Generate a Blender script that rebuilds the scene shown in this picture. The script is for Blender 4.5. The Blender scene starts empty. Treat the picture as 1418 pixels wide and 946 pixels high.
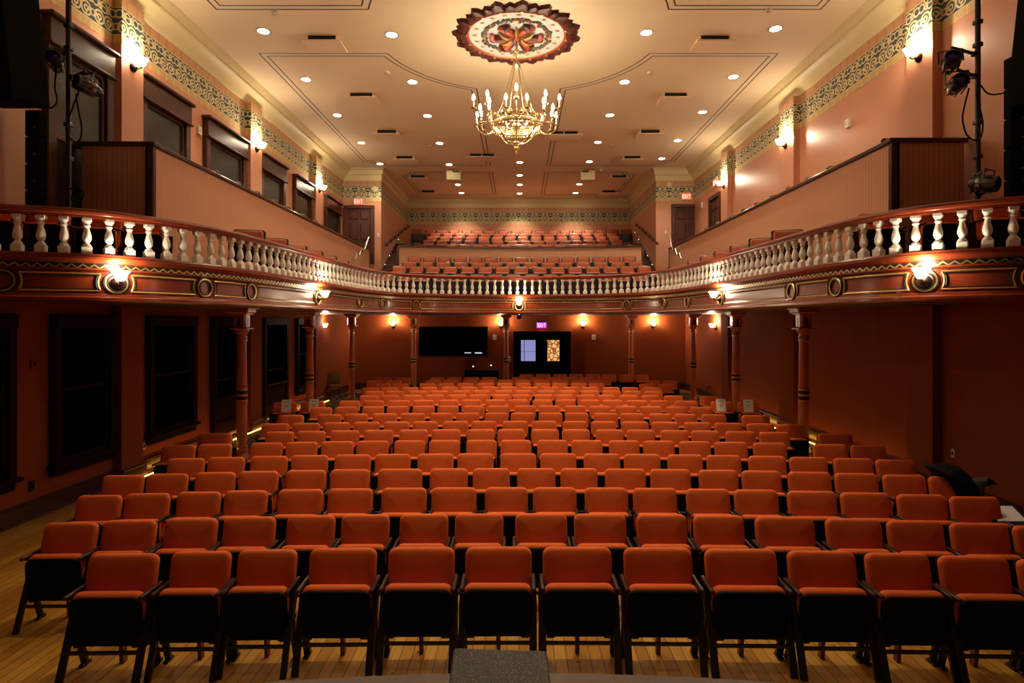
import bpy, math, random
from mathutils import Vector, Matrix
random.seed(7)
SC = bpy.context.scene
COL = SC.collection
# ------------------------------------------------------------------ camera, world, exposure
E = 2.68            # eye height above the auditorium floor
F = 820.0           # focal length in pixels of the 1418 px frame
CX, CY = 718.0, 446.0
cam_d = bpy.data.cameras.new('camera'); cam = bpy.data.objects.new('camera', cam_d); COL.objects.link(cam)
cam.location = (0, 0, E); cam.rotation_euler = (math.pi/2, 0, 0)
cam_d.sensor_width = 36.0; cam_d.lens = F/1418*36.0
cam_d.shift_x = (709-CX)/1418; cam_d.shift_y = (CY-473)/1418
cam_d.clip_start = 0.05; cam_d.clip_end = 200
SC.camera = cam
w = bpy.data.worlds.new('world'); SC.world = w; w.use_nodes = True
w.node_tree.nodes['Background'].inputs[0].default_value = (0.9, 0.55, 0.35, 1)
w.node_tree.nodes['Background'].inputs[1].default_value = 0.004
SC.view_settings.view_transform = 'Standard'; SC.view_settings.look = 'None'
SC.view_settings.gamma = 1.0; SC.view_settings.use_curve_mapping = False
SC.view_settings.exposure = 1.55
SC.cycles.use_denoising = True
SC.cycles.sample_clamp_indirect = 3.0
SC.cycles.max_bounces = 8; SC.cycles.diffuse_bounces = 6; SC.cycles.glossy_bounces = 3
DOWN_W, DOWN_NEAR_W = 108.0, 80.0       # ceiling downlights, the near ones unseen
CANDLE_W = 17.0                          # one chandelier candle
SCONCE_W = 16.0; FASCIA_W = 9.0; LOW_W = 30.0
LED_E = 9.0
WARM = (1.0, 0.83, 0.58)

def PX(x, Y): return (x-CX)*Y/F
def PZ(y, Y): return E+(CY-y)*Y/F

# ------------------------------------------------------------------ materials
def new_mat(name):
    m = bpy.data.materials.new(name); m.use_nodes = True
    return m, m.node_tree, m.node_tree.nodes['Principled BSDF']
def mat(name, col, rough=0.5, metal=0.0, spec=0.5, var=0.12, scale=6.0, bump=0.0, bscale=80.0, emit=None, estr=0.0, coat=0.0, sheen=0.0):
    m, nt, b = new_mat(name)
    b.inputs['Roughness'].default_value = rough; b.inputs['Metallic'].default_value = metal
    b.inputs['Specular IOR Level'].default_value = spec
    if coat: b.inputs['Coat Weight'].default_value = coat; b.inputs['Coat Roughness'].default_value = 0.15
    if sheen: b.inputs['Sheen Weight'].default_value = sheen
    tc = nt.nodes.new('ShaderNodeTexCoord')
    if var > 0:
        n = nt.nodes.new('ShaderNodeTexNoise'); n.inputs['Scale'].default_value = scale; n.inputs['Detail'].default_value = 4
        nt.links.new(tc.outputs['Object'], n.inputs['Vector'])
        r = nt.nodes.new('ShaderNodeMix'); r.data_type = 'RGBA'
        r.inputs['A'].default_value = tuple(c*(1-var) for c in col)+(1,)
        r.inputs['B'].default_value = tuple(min(1, c*(1+var)) for c in col)+(1,)
        nt.links.new(n.outputs['Fac'], r.inputs['Factor']); nt.links.new(r.outputs['Result'], b.inputs['Base Color'])
    else:
        b.inputs['Base Color'].default_value = tuple(col)+(1,)
    if bump > 0:
        n2 = nt.nodes.new('ShaderNodeTexNoise'); n2.inputs['Scale'].default_value = bscale; n2.inputs['Detail'].default_value = 3
        nt.links.new(tc.outputs['Object'], n2.inputs['Vector'])
        bp = nt.nodes.new('ShaderNodeBump'); bp.inputs['Strength'].default_value = bump; bp.inputs['Distance'].default_value = 0.01
        nt.links.new(n2.outputs['Fac'], bp.inputs['Height']); nt.links.new(bp.outputs['Normal'], b.inputs['Normal'])
    if emit:
        b.inputs['Emission Color'].default_value = tuple(emit)+(1,); b.inputs['Emission Strength'].default_value = estr
    return m
M = {}
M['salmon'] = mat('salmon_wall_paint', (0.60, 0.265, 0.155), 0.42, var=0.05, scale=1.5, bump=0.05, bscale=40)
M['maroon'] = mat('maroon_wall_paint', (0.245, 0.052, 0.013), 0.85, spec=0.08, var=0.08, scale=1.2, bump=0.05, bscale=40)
M['ceil'] = mat('cream_ceiling_paint', (0.86, 0.69, 0.47), 0.7, var=0.03, scale=0.6)
M['soffit'] = mat('dark_red_soffit_paint', (0.12, 0.028, 0.011), 0.5, var=0.08)
M['cream'] = mat('cream_cornice_paint', (0.72, 0.60, 0.33), 0.5, var=0.04)
M['line'] = mat('dark_blue_line_paint', (0.035, 0.03, 0.04), 0.6, var=0.1)
M['darkwood'] = mat('dark_walnut_wood', (0.060, 0.018, 0.009), 0.30, var=0.35, scale=9, spec=0.35, coat=0.08)
M['mahog'] = mat('red_mahogany_varnish', (0.225, 0.034, 0.010), 0.3, var=0.22, scale=7, coat=0.3)
M['colred'] = mat('brick_red_column_paint', (0.50, 0.125, 0.048), 0.3, var=0.15, scale=7, coat=0.3)
M['gold'] = mat('gold_leaf', (0.80, 0.55, 0.20), 0.32, metal=0.85, var=0.15, scale=30)
M['oldgold'] = mat('dull_gilding', (0.46, 0.27, 0.08), 0.45, metal=0.6, var=0.2, scale=30)
M['brass'] = mat('polished_brass', (0.95, 0.77, 0.42), 0.25, metal=1.0, var=0.1, scale=20)
M['soundblack'] = mat('black_speaker_cloth', (0.004, 0.0035, 0.003), 0.9, spec=0.08, var=0.2)
M['blackpaint'] = mat('black_gloss_paint', (0.012, 0.011, 0.011), 0.3, var=0.2)
M['black'] = mat('black_matt_plastic', (0.004, 0.0025, 0.002), 0.65, spec=0.10, var=0.2)
M['blackmetal'] = mat('black_painted_steel', (0.012, 0.009, 0.008), 0.35, var=0.2)
M['blackcloth'] = mat('black_cloth', (0.008, 0.008, 0.008), 0.9, spec=0.2, var=0.3, bump=0.4, bscale=60)
M['greycloth'] = mat('grey_lining_cloth', (0.13, 0.13, 0.125), 0.9, spec=0.2, var=0.2)
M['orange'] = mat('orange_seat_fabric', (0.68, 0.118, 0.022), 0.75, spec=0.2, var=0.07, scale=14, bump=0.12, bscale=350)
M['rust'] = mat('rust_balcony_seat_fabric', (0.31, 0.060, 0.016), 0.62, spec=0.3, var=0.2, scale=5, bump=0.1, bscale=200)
M['brownarm'] = mat('brown_armrest_wood', (0.040, 0.011, 0.005), 0.35, spec=0.35, var=0.3, scale=12)
M['redbrown'] = mat('red_brown_steel', (0.16, 0.035, 0.015), 0.4, var=0.1)
M['white'] = mat('white_gloss_paint', (0.88, 0.84, 0.76), 0.35, var=0.03)
M['medwhite'] = mat('white_plaster', (0.48, 0.47, 0.46), 0.6, var=0.04)
M['medred'] = mat('dark_red_plaster', (0.065, 0.009, 0.005), 0.4, var=0.35, scale=16)
M['medrose'] = mat('rose_plaster', (0.34, 0.055, 0.03), 0.4, var=0.25, scale=20)
M['medgreen'] = mat('green_plaster_leaves', (0.07, 0.12, 0.08), 0.5, var=0.4, scale=25)
M['glassdark'] = mat('dark_window_shade', (0.028, 0.024, 0.021), 0.22, var=0.1, scale=1.0)
M['glassblack'] = mat('black_night_glass', (0.0016, 0.0011, 0.0011), 0.5, spec=0.0, var=0.1)
M['dimwood'] = mat('dark_satin_walnut', (0.020, 0.006, 0.003), 0.6, spec=0.02, var=0.35, scale=9)
M['bronze'] = mat('dark_bronze', (0.045, 0.022, 0.014), 0.35, metal=0.6, var=0.2)
M['steel'] = mat('brushed_steel', (0.36, 0.32, 0.28), 0.35, metal=1.0, var=0.1)
M['plate'] = mat('cream_plastic', (0.62, 0.52, 0.36), 0.5, var=0.02)
M['whiteplastic'] = mat('white_plastic', (0.75, 0.68, 0.60), 0.5, var=0.02)
M['vent'] = mat('ceiling_vent_paint', (0.86, 0.66, 0.46), 0.6, var=0.02)
M['ventdark'] = mat('dark_vent_opening', (0.01, 0.008, 0.008), 0.8, var=0.1)
M['paper'] = mat('white_paper', (0.90, 0.87, 0.86), 0.8, var=0.03)
M['ink'] = mat('grey_print', (0.10, 0.09, 0.09), 0.8, var=0.05)
M['lampbulb'] = mat('lit_bulb', (1, 0.9, 0.7), 0.5, var=0, emit=(1.0, 0.80, 0.50), estr=45)
M['shade'] = mat('lit_glass_shade', (1, 0.9, 0.75), 0.4, var=0, emit=(1.0, 0.80, 0.55), estr=9)
M['downlens'] = mat('lit_downlight_lens', (1, 0.9, 0.7), 0.4, var=0, emit=(1.0, 0.86, 0.58), estr=14)
M['candle'] = mat('ivory_candle_sleeve', (0.85, 0.78, 0.6), 0.4, var=0.03)
M['led'] = mat('lit_amber_rope_light', (1, 0.7, 0.2), 0.4, var=0, emit=(1.0, 0.45, 0.05), estr=LED_E)
M['bluelens'] = mat('deep_blue_gel_lens', (0.01, 0.012, 0.20), 0.08, var=0.3, scale=20)
M['gunmetal'] = mat('dark_grey_cabinet', (0.022, 0.020, 0.019), 0.45, var=0.15)
M['exitred'] = mat('lit_exit_letters', (1, 0.1, 0.05), 0.5, var=0, emit=(1.0, 0.62, 0.50), estr=0.6)
M['exitpink'] = mat('lit_pink_exit_face', (0.30, 0.03, 0.02), 0.5, var=0, emit=(1.0, 0.16, 0.09), estr=0.30)
M['exitviolet'] = mat('lit_violet_exit_face', (0.4, 0.1, 0.9), 0.5, var=0, emit=(0.38, 0.02, 1.0), estr=.5)
M['exitletter'] = mat('lit_pink_exit_letters', (1, 0.5, 0.8), 0.5, var=0, emit=(1.0, 0.42, 0.75), estr=.9)
M['screenwhite'] = mat('lit_screen_caption', (0.9, 0.9, 1), 0.5, var=0, emit=(0.75, 0.85, 1.0), estr=.25)
M['lamp_blue'] = mat('lit_pilot_lamp', (0.9, 0.9, 1), 0.5, var=0, emit=(0.8, 0.85, 1.0), estr=1.5)
M['olive'] = mat('olive_upholstery', (0.16, 0.10, 0.04), 0.8, var=0.2, scale=20)
M['folder'] = mat('blue_folder_plastic', (0.03, 0.05, 0.28), 0.3, var=0.1)
M['stagewood'] = mat('brown_stage_edge', (0.15, 0.085, 0.055), 0.45, var=0.2, scale=12)

def mth(nt, op, a, b=None, c=None):
    n = nt.nodes.new('ShaderNodeMath'); n.operation = op
    for i, v in enumerate((a, b, c)):
        if v is None: continue
        if isinstance(v, (int, float)): n.inputs[i].default_value = v
        else: nt.links.new(v, n.inputs[i])
    return n.outputs[0]
def mixc(nt, fac, a, b):
    r = nt.nodes.new('ShaderNodeMix'); r.data_type = 'RGBA'
    nt.links.new(fac, r.inputs['Factor'])
    for k, v in (('A', a), ('B', b)):
        if isinstance(v, tuple): r.inputs[k].default_value = v if len(v) == 4 else v+(1,)
        else: nt.links.new(v, r.inputs[k])
    return r.outputs['Result']

def frieze_material():
    m, nt, b = new_mat('blue_and_cream_frieze'); b.inputs['Roughness'].default_value = 0.5
    uv = nt.nodes.new('ShaderNodeUVMap'); sp = nt.nodes.new('ShaderNodeSeparateXYZ'); nt.links.new(uv.outputs[0], sp.inputs[0])
    u, v = sp.outputs[0], sp.outputs[1]
    fr = mth(nt, 'FRACT', mth(nt, 'DIVIDE', u, 0.50))
    a = mth(nt, 'MULTIPLY', mth(nt, 'ABSOLUTE', mth(nt, 'SUBTRACT', fr, 0.5)), 1.06)      # 0..0.53, mirrored
    def ring(cx, cy, r, wd, lo=None, hi=None):
        dx = mth(nt, 'SUBTRACT', a, cx); dy = mth(nt, 'SUBTRACT', v, cy)
        d = mth(nt, 'SQRT', mth(nt, 'ADD', mth(nt, 'MULTIPLY', dx, dx), mth(nt, 'MULTIPLY', dy, dy)))
        k = mth(nt, 'LESS_THAN', mth(nt, 'ABSOLUTE', mth(nt, 'SUBTRACT', d, r)), wd)
        if lo is not None: k = mth(nt, 'MULTIPLY', k, mth(nt, 'GREATER_THAN', v, lo))
        if hi is not None: k = mth(nt, 'MULTIPLY', k, mth(nt, 'LESS_THAN', v, hi))
        return k
    parts = [ring(0.30, 0.30, 0.215, 0.034), ring(0.30, 0.30, 0.085, 0.032), ring(0.12, 0.76, 0.135, 0.030),
             ring(0.53, 0.74, 0.17, 0.030), ring(0.0, 0.36, 0.16, 0.028, None, 0.42), ring(0.53, 1.06, 0.30, 0.026), ring(0.0, 0.10, 0.30, 0.026, 0.1), ring(0.34, 0.70, 0.07, 0.03),
             mth(nt, 'LESS_THAN', v, 0.03), mth(nt, 'GREATER_THAN', v, 0.97)]
    k = parts[0]
    for p in parts[1:]: k = mth(nt, 'MAXIMUM', k, p)
    nt.links.new(mixc(nt, k, (0.032, 0.060, 0.085), (0.68, 0.56, 0.29)), b.inputs['Base Color'])
    return m
def stripe_material(name, ca, cb, n, period=0.25):
    m, nt, b = new_mat(name); b.inputs['Roughness'].default_value = 0.5
    uv = nt.nodes.new('ShaderNodeUVMap'); sp = nt.nodes.new('ShaderNodeSeparateXYZ'); nt.links.new(uv.outputs[0], sp.inputs[0])
    s = mth(nt, 'LESS_THAN', mth(nt, 'FRACT', mth(nt, 'MULTIPLY', sp.outputs[1], n)), 0.36)
    q = mth(nt, 'LESS_THAN', mth(nt, 'FRACT', mth(nt, 'DIVIDE', sp.outputs[0], period)), 0.82)
    nt.links.new(mixc(nt, mth(nt, 'MULTIPLY', s, q), ca, cb), b.inputs['Base Color'])
    return m
M['frieze'] = frieze_material()
M['goldband'] = stripe_material('gold_band_with_red_lines', (0.66, 0.50, 0.20), (0.42, 0.17, 0.08), 5)
M['redband'] = stripe_material('salmon_band_with_gold_lines', (0.52, 0.23, 0.12), (0.66, 0.46, 0.22), 5)

def wood_floor():
    m, nt, b = new_mat('honey_floorboards'); b.inputs['Roughness'].default_value = 0.33
    tc = nt.nodes.new('ShaderNodeTexCoord'); sp = nt.nodes.new('ShaderNodeSeparateXYZ'); nt.links.new(tc.outputs['Object'], sp.inputs[0])
    px = mth(nt, 'DIVIDE', sp.outputs[0], 0.095); idx = mth(nt, 'FLOOR', px)
    wn = nt.nodes.new('ShaderNodeTexWhiteNoise'); wn.noise_dimensions = '1D'; nt.links.new(idx, wn.inputs['W'])
    along = mth(nt, 'FLOOR', mth(nt, 'ADD', mth(nt, 'DIVIDE', sp.outputs[1], 1.7), mth(nt, 'MULTIPLY', wn.outputs['Value'], 5.0)))
    w2 = nt.nodes.new('ShaderNodeTexWhiteNoise'); w2.noise_dimensions = '2D'
    cb = nt.nodes.new('ShaderNodeCombineXYZ'); nt.links.new(idx, cb.inputs[0]); nt.links.new(along, cb.inputs[1]); nt.links.new(cb.outputs[0], w2.inputs['Vector'])
    mp = nt.nodes.new('ShaderNodeMapping'); mp.inputs['Scale'].default_value = (30, 2.2, 1); nt.links.new(tc.outputs['Object'], mp.inputs[0])
    gn = nt.nodes.new('ShaderNodeTexNoise'); gn.inputs['Scale'].default_value = 1.5; gn.inputs['Detail'].default_value = 6; nt.links.new(mp.outputs[0], gn.inputs['Vector'])
    c1 = mixc(nt, w2.outputs['Value'], (0.46, 0.185, 0.018), (0.74, 0.38, 0.055))
    c2 = mixc(nt, mth(nt, 'MULTIPLY', gn.outputs['Fac'], 0.75), c1, (0.20, 0.075, 0.012))
    kn = nt.nodes.new('ShaderNodeTexNoise'); kn.inputs['Scale'].default_value = 14; nt.links.new(tc.outputs['Object'], kn.inputs['Vector'])
    kk = mth(nt, 'GREATER_THAN', kn.outputs['Fac'], 0.735)
    seam = mth(nt, 'MAXIMUM', mth(nt, 'LESS_THAN', mth(nt, 'FRACT', px), 0.06), kk)
    nt.links.new(mixc(nt, seam, c2, (0.03, 0.012, 0.004)), b.inputs['Base Color'])
    return m
M['floor'] = wood_floor()
def carpet():
    m, nt, b = new_mat('brown_patterned_carpet'); b.inputs['Roughness'].default_value = 0.95
    tc = nt.nodes.new('ShaderNodeTexCoord')
    v = nt.nodes.new('ShaderNodeTexVoronoi'); v.inputs['Scale'].default_value = 5.5; nt.links.new(tc.outputs['Object'], v.inputs['Vector'])
    k = mth(nt, 'LESS_THAN', v.outputs['Distance'], 0.30)
    nt.links.new(mixc(nt, k, (0.035, 0.014, 0.008), (0.30, 0.17, 0.05)), b.inputs['Base Color'])
    return m
M['carpet'] = carpet()
def beadboard():
    m, nt, b = new_mat('salmon_beadboard'); b.inputs['Roughness'].default_value = 0.5
    tc = nt.nodes.new('ShaderNodeTexCoord'); sp = nt.nodes.new('ShaderNodeSeparateXYZ'); nt.links.new(tc.outputs['Object'], sp.inputs[0])
    s = mth(nt, 'ADD', sp.outputs[0], sp.outputs[1])
    k = mth(nt, 'LESS_THAN', mth(nt, 'FRACT', mth(nt, 'DIVIDE', s, 0.075)), 0.14)
    nt.links.new(mixc(nt, k, (0.60, 0.285, 0.165), (0.40, 0.17, 0.09)), b.inputs['Base Color'])
    bp = nt.nodes.new('ShaderNodeBump'); bp.inputs['Strength'].default_value = 0.4; bp.inputs['Distance'].default_value = 0.01; bp.invert = True
    nt.links.new(k, bp.inputs['Height']); nt.links.new(bp.outputs['Normal'], b.inputs['Normal'])
    return m
M['bead'] = beadboard()
def speckle():
    m, nt, b = new_mat('grey_speckled_coating'); b.inputs['Roughness'].default_value = 0.55
    tc = nt.nodes.new('ShaderNodeTexCoord')
    n = nt.nodes.new('ShaderNodeTexNoise'); n.inputs['Scale'].default_value = 190; n.inputs['Detail'].default_value = 1; nt.links.new(tc.outputs['Object'], n.inputs['Vector'])
    k = mth(nt, 'GREATER_THAN', n.outputs['Fac'], 0.62)
    nt.links.new(mixc(nt, k, (0.045, 0.052, 0.050), (0.36, 0.38, 0.38)), b.inputs['Base Color'])
    bp = nt.nodes.new('ShaderNodeBump'); bp.inputs['Strength'].default_value = 0.3; bp.inputs['Distance'].default_value = 0.004
    nt.links.new(n.outputs['Fac'], bp.inputs['Height']); nt.links.new(bp.outputs['Normal'], b.inputs['Normal'])
    return m
M['speckle'] = speckle()
def lit_pane(name, ca, cb, scale, strength, kind):
    m, nt, b = new_mat(name); b.inputs['Roughness'].default_value = 0.15; b.inputs['Base Color'].default_value = (0.02, 0.02, 0.02, 1)
    tc = nt.nodes.new('ShaderNodeTexCoord')
    if kind == 'noise':
        n = nt.nodes.new('ShaderNodeTexNoise'); n.inputs['Scale'].default_value = scale; n.inputs['Detail'].default_value = 5; k = n.outputs['Fac']
    else:
        n = nt.nodes.new('ShaderNodeTexVoronoi'); n.inputs['Scale'].default_value = scale; n.feature = 'DISTANCE_TO_EDGE'; k = mth(nt, 'LESS_THAN', n.outputs['Distance'], 0.11)
    nt.links.new(tc.outputs['Object'], n.inputs['Vector'])
    nt.links.new(mixc(nt, k, ca, cb), b.inputs['Emission Color']); b.inputs['Emission Strength'].default_value = strength
    return m
M['paneblue'] = lit_pane('lit_blue_textured_glass', (0.16, 0.22, 0.75), (0.50, 0.46, 0.70), 28, 0.26, 'noise')
M['paneamber'] = lit_pane('lit_amber_patterned_glass', (0.85, 0.52, 0.17), (0.40, 0.07, 0.03), 6.5, 0.34, 'vor')

# ------------------------------------------------------------------ mesh builder
class MB:
    def __init__(s): s.v = []; s.f = []; s.mi = []; s.uv = {}; s.mats = []
    def mid(s, m):
        if m not in s.mats: s.mats.append(m)
        return s.mats.index(m)
    def add(s, vs, fs, m=None):
        o = len(s.v); s.v += [tuple(p) for p in vs]; k = 0 if m is None else s.mid(m)
        for f in fs: s.f.append(tuple(i+o for i in f)); s.mi.append(k)
        return s
    def box(s, c, d, rot=None, m=None, ch=0.0):
        hx, hy, hz = d[0]/2, d[1]/2, d[2]/2
        c = Vector(c)
        if ch <= 0:
            vs = [Vector((x, y, z)) for x in (-hx, hx) for y in (-hy, hy) for z in (-hz, hz)]
            fs = [(0, 1, 3, 2), (4, 6, 7, 5), (0, 4, 5, 1), (2, 3, 7, 6), (0, 2, 6, 4), (1, 5, 7, 3)]
        else:
            ch = min(ch, hx*.9, hy*.9, hz*.9)
            vs = []; ix = {}
            for sx in (-1, 1):
                for sy in (-1, 1):
                    for sz in (-1, 1):
                        for k in range(3):
                            p = [sx*(hx-ch), sy*(hy-ch), sz*(hz-ch)]; p[k] = (sx, sy, sz)[k]*(hx, hy, hz)[k]
                            ix[(sx, sy, sz, k)] = len(vs); vs.append(Vector(p))
            fs = []
            q = [(-1, -1), (1, -1), (1, 1), (-1, 1)]
            for k in range(3):
                a, b2 = [(1, 2), (2, 0), (0, 1)][k]
                for sg in (-1, 1):
                    f = []
                    for (p, r) in q:
                        t = [0, 0, 0]; t[k] = sg; t[a] = p; t[b2] = r; f.append(ix[(*t, k)])
                    fs.append(tuple(f if sg > 0 else f[::-1]))
            for k in range(3):
                a, b2 = [(1, 2), (2, 0), (0, 1)][k]
                for p in (-1, 1):
                    for r in (-1, 1):
                        t0 = [0, 0, 0]; t0[k] = -1; t0[a] = p; t0[b2] = r; t1 = list(t0); t1[k] = 1
                        f = (ix[(*t0, a)], ix[(*t1, a)], ix[(*t1, b2)], ix[(*t0, b2)])
                        fs.append(f if p*r < 0 else f[::-1])
            for sx in (-1, 1):
                for sy in (-1, 1):
                    for sz in (-1, 1):
                        f = tuple(ix[(sx, sy, sz, k)] for k in range(3)); fs.append(f if sx*sy*sz > 0 else f[::-1])
        if rot is not None:
            vs = [rot @ p for p in vs]
        return s.add([p+c for p in vs], fs, m)
    def bar(s, a, b, wx, wy, m=None, ch=0.0, up=(0, 0, 1)):
        a, b = Vector(a), Vector(b); z = (b-a); L = z.length; z.normalize()
        u = Vector(up)
        if abs(z.dot(u)) > 0.98: u = Vector((1, 0, 0))
        x = u.cross(z).normalized(); y = z.cross(x)
        R = Matrix((x, y, z)).transposed()
        return s.box((a+b)/2, (wx, wy, L), R, m, ch)
    def tube(s, path, r, n=8, m=None, cap=True, closed=False):
        P = [Vector(p) for p in path]; k = len(P); vs = []; prev = None
        for i in range(k):
            if closed: t = (P[(i+1) % k]-P[i-1])
            else: t = (P[min(i+1, k-1)]-P[max(i-1, 0)])
            t.normalize()
            if prev is None:
                u = Vector((0, 0, 1)) if abs(t.z) < .9 else Vector((1, 0, 0))
                x = u.cross(t).normalized()
            else:
                x = prev-t*prev.dot(t)
                x = x.normalized() if x.length > 1e-6 else Vector((1, 0, 0))
            prev = x; y = t.cross(x)
            rr = r[i] if isinstance(r, (list, tuple)) else r
            for j in range(n):
                a = 2*math.pi*j/n; vs.append(P[i]+x*math.cos(a)*rr+y*math.sin(a)*rr)
        fs = []
        for i in range(k if closed else k-1):
            i2 = (i+1) % k
            for j in range(n):
                j2 = (j+1) % n; fs.append((i*n+j, i*n+j2, i2*n+j2, i2*n+j))
        if cap and not closed: fs += [tuple(range(n))[::-1], tuple((k-1)*n+j for j in range(n))]
        return s.add(vs, fs, m)
    def lathe(s, prof, n=16, c=(0, 0, 0), m=None, R=None, cap=True, ph=0.0):
        vs = []; c = Vector(c)
        for (r, z) in prof:
            for j in range(n):
                a = 2*math.pi*j/n+ph; p = Vector((r*math.cos(a), r*math.sin(a), z)); vs.append((R @ p if R is not None else p)+c)
        fs = []
        for i in range(len(prof)-1):
            for j in range(n):
                j2 = (j+1) % n; fs.append((i*n+j, i*n+j2, (i+1)*n+j2, (i+1)*n+j))
        if cap: fs += [tuple(range(n))[::-1], tuple((len(prof)-1)*n+j for j in range(n))]
        return s.add(vs, fs, m)
    def layers(s, outs, m=None):
        n = len(outs[0]); vs = [p for o in outs for p in o]; fs = []
        for i in range(len(outs)-1):
            for j in range(n):
                j2 = (j+1) % n; fs.append((i*n+j, i*n+j2, (i+1)*n+j2, (i+1)*n+j))
        fs += [tuple(range(n))[::-1], tuple((len(outs)-1)*n+j for j in range(n))]
        return s.add(vs, fs, m)
    def sweep(s, prof, path, m=None, closed=True, mats=None):
        P = [Vector(p) for p in path]; k = len(P); vs = []; q = len(prof)
        for i in range(k):
            d1 = (P[i]-P[i-1]).normalized() if i > 0 else (P[1]-P[0]).normalized()
            d2 = (P[i+1]-P[i]).normalized() if i < k-1 else d1
            n1 = Vector((d1.y, -d1.x)); n2 = Vector((d2.y, -d2.x)); nn = (n1+n2)/max(0.3, 1+n1.dot(n2))
            for (o, z) in prof: vs.append((P[i].x+nn.x*o, P[i].y+nn.y*o, z))
        fs = []
        for i in range(k-1):
            for j in range(q if closed else q-1):
                j2 = (j+1) % q; fs.append((i*q+j, i*q+j2, (i+1)*q+j2, (i+1)*q+j))
        if closed: fs += [tuple(range(q)), tuple((k-1)*q+j for j in range(q))[::-1]]
        return s.add(vs, fs, m)
    def xf(s, R=None, t=(0, 0, 0)):
        t = Vector(t); s.v = [tuple((R @ Vector(p) if R is not None else Vector(p))+t) for p in s.v]; return s
    def mesh(s, name, m=None, smooth=35):
        me = bpy.data.meshes.new(name); me.from_pydata(s.v, [], s.f)
        for mm in (s.mats or [m]): me.materials.append(M[mm] if isinstance(mm, str) else mm)
        if s.mats: me.polygons.foreach_set('material_index', s.mi)
        if smooth:
            me.polygons.foreach_set('use_smooth', [True]*len(me.polygons))
            me.set_sharp_from_angle(angle=math.radians(smooth))
        me.update()
        return me
    def obj(s, name, m=None, parent=None, smooth=35, loc=None, rz=0):
        return put(name, s.mesh(name, m, smooth), parent, loc, rz)

def put(name, me, parent=None, loc=None, rz=0):
    o = bpy.data.objects.new(name, me); COL.objects.link(o)
    if parent is not None: o.parent = parent
    if loc is not None: o.location = loc
    if rz: o.rotation_euler = (0, 0, rz)
    return o
def tag(o, label, cat, group=None, kind=None):
    o['label'] = label; o['category'] = cat
    if group: o['group'] = group
    if kind: o['kind'] = kind
    return o
def thing(name, label, cat, loc=(0, 0, 0), rz=0, group=None):
    o = bpy.data.objects.new(name, None); COL.objects.link(o); o.location = loc; o.rotation_euler = (0, 0, rz)
    o.empty_display_size = 0.1
    return tag(o, label, cat, group)
def struct(o): o['kind'] = 'structure'; return o
def copy_tree(o, parent=None):
    c = o.copy(); COL.objects.link(c)
    if parent is not None: c.parent = parent
    for ch in o.children: copy_tree(ch, c)
    return c
def light(kind, energy, loc, parent=None, size=0.05, color=WARM, angle=None, blend=0.6, rot=None):
    d = bpy.data.lights.new('lamp_light', kind); d.energy = energy; d.color = color
    d.shadow_soft_size = size
    if kind == 'SPOT': d.spot_size = angle; d.spot_blend = blend
    o = bpy.data.objects.new('lamp_light', d); COL.objects.link(o); o.location = loc
    if rot: o.rotation_euler = rot
    if parent is not None: o.parent = parent
    return o
NTH = 'first second third fourth fifth sixth seventh eighth ninth tenth eleventh twelfth thirteenth fourteenth fifteenth sixteenth seventeenth eighteenth nineteenth twentieth'.split()
NTH += ['twenty-'+x for x in NTH[:9]]
def rounded(w_, h_, r, n=5, z0=0.0):
    pts = []
    for (cx, cz, a0) in ((w_/2-r, z0+h_-r, 0), (-w_/2+r, z0+h_-r, 90), (-w_/2+r, z0+r, 180), (w_/2-r, z0+r, 270)):
        for i in range(n+1):
            a = math.radians(a0+90*i/n); pts.append((cx+r*math.cos(a), cz+r*math.sin(a)))
    return pts
def cushion(w_, h_, t, r, e, puff=0.012, n=5, steps=3):
    """rounded panel in the XZ plane, front at -t (towards -Y), soft edges"""
    outs = []
    def ring(ins, y):
        k = max(0.004, r-ins*0.6)
        return [(x, y, z) for (x, z) in rounded(w_-2*ins, h_-2*ins, k, n, ins)]
    for i in range(steps+1):
        a = math.pi/2*i/steps; outs.append(ring(e*(1-math.sin(a)), -e*(1-math.cos(a))))
    for i in range(steps+1):
        a = math.pi/2*(1-i/steps); outs.append(ring(e*(1-math.sin(a)), -t+e*(1-math.cos(a))))
    outs.append(ring(e*2.2, -t-puff*0.6)); outs.append(ring(min(w_, h_)*0.36, -t-puff))
    return MB().layers(outs)

# ------------------------------------------------------------------ room shell
WX = 6.65; YF = -1.0; YB = 23.6; YG = 22.4; GX = 5.2; YR = 27.7; ZC = E+5.8
PILS = {-1: [(9.70, 10.26), (14.38, 15.0), (19.0, 19.62)], 1: [(9.3, 9.92), (14.0, 14.75), (18.42, 19.02)]}
struct(MB().box((0, (YF+YB)/2, -0.1), (2*WX, YB-YF, 0.2)).obj('floor', 'floor', smooth=0))
for nm, sx in (('wall_left', -1), ('wall_right', 1)):
    b = MB()
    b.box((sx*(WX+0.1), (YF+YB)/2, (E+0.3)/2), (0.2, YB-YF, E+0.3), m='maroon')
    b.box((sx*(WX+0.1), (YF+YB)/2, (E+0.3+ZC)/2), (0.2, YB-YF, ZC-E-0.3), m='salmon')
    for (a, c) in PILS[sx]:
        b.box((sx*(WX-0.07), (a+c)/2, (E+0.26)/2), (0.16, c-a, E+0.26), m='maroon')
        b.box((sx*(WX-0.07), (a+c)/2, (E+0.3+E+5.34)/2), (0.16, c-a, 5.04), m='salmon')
    struct(b.obj(nm, smooth=0))
struct(MB().box((0, YB+0.1, (E+0.26)/2), (2*WX, 0.2, E+0.26)).obj('wall_back', 'maroon', smooth=0))
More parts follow.
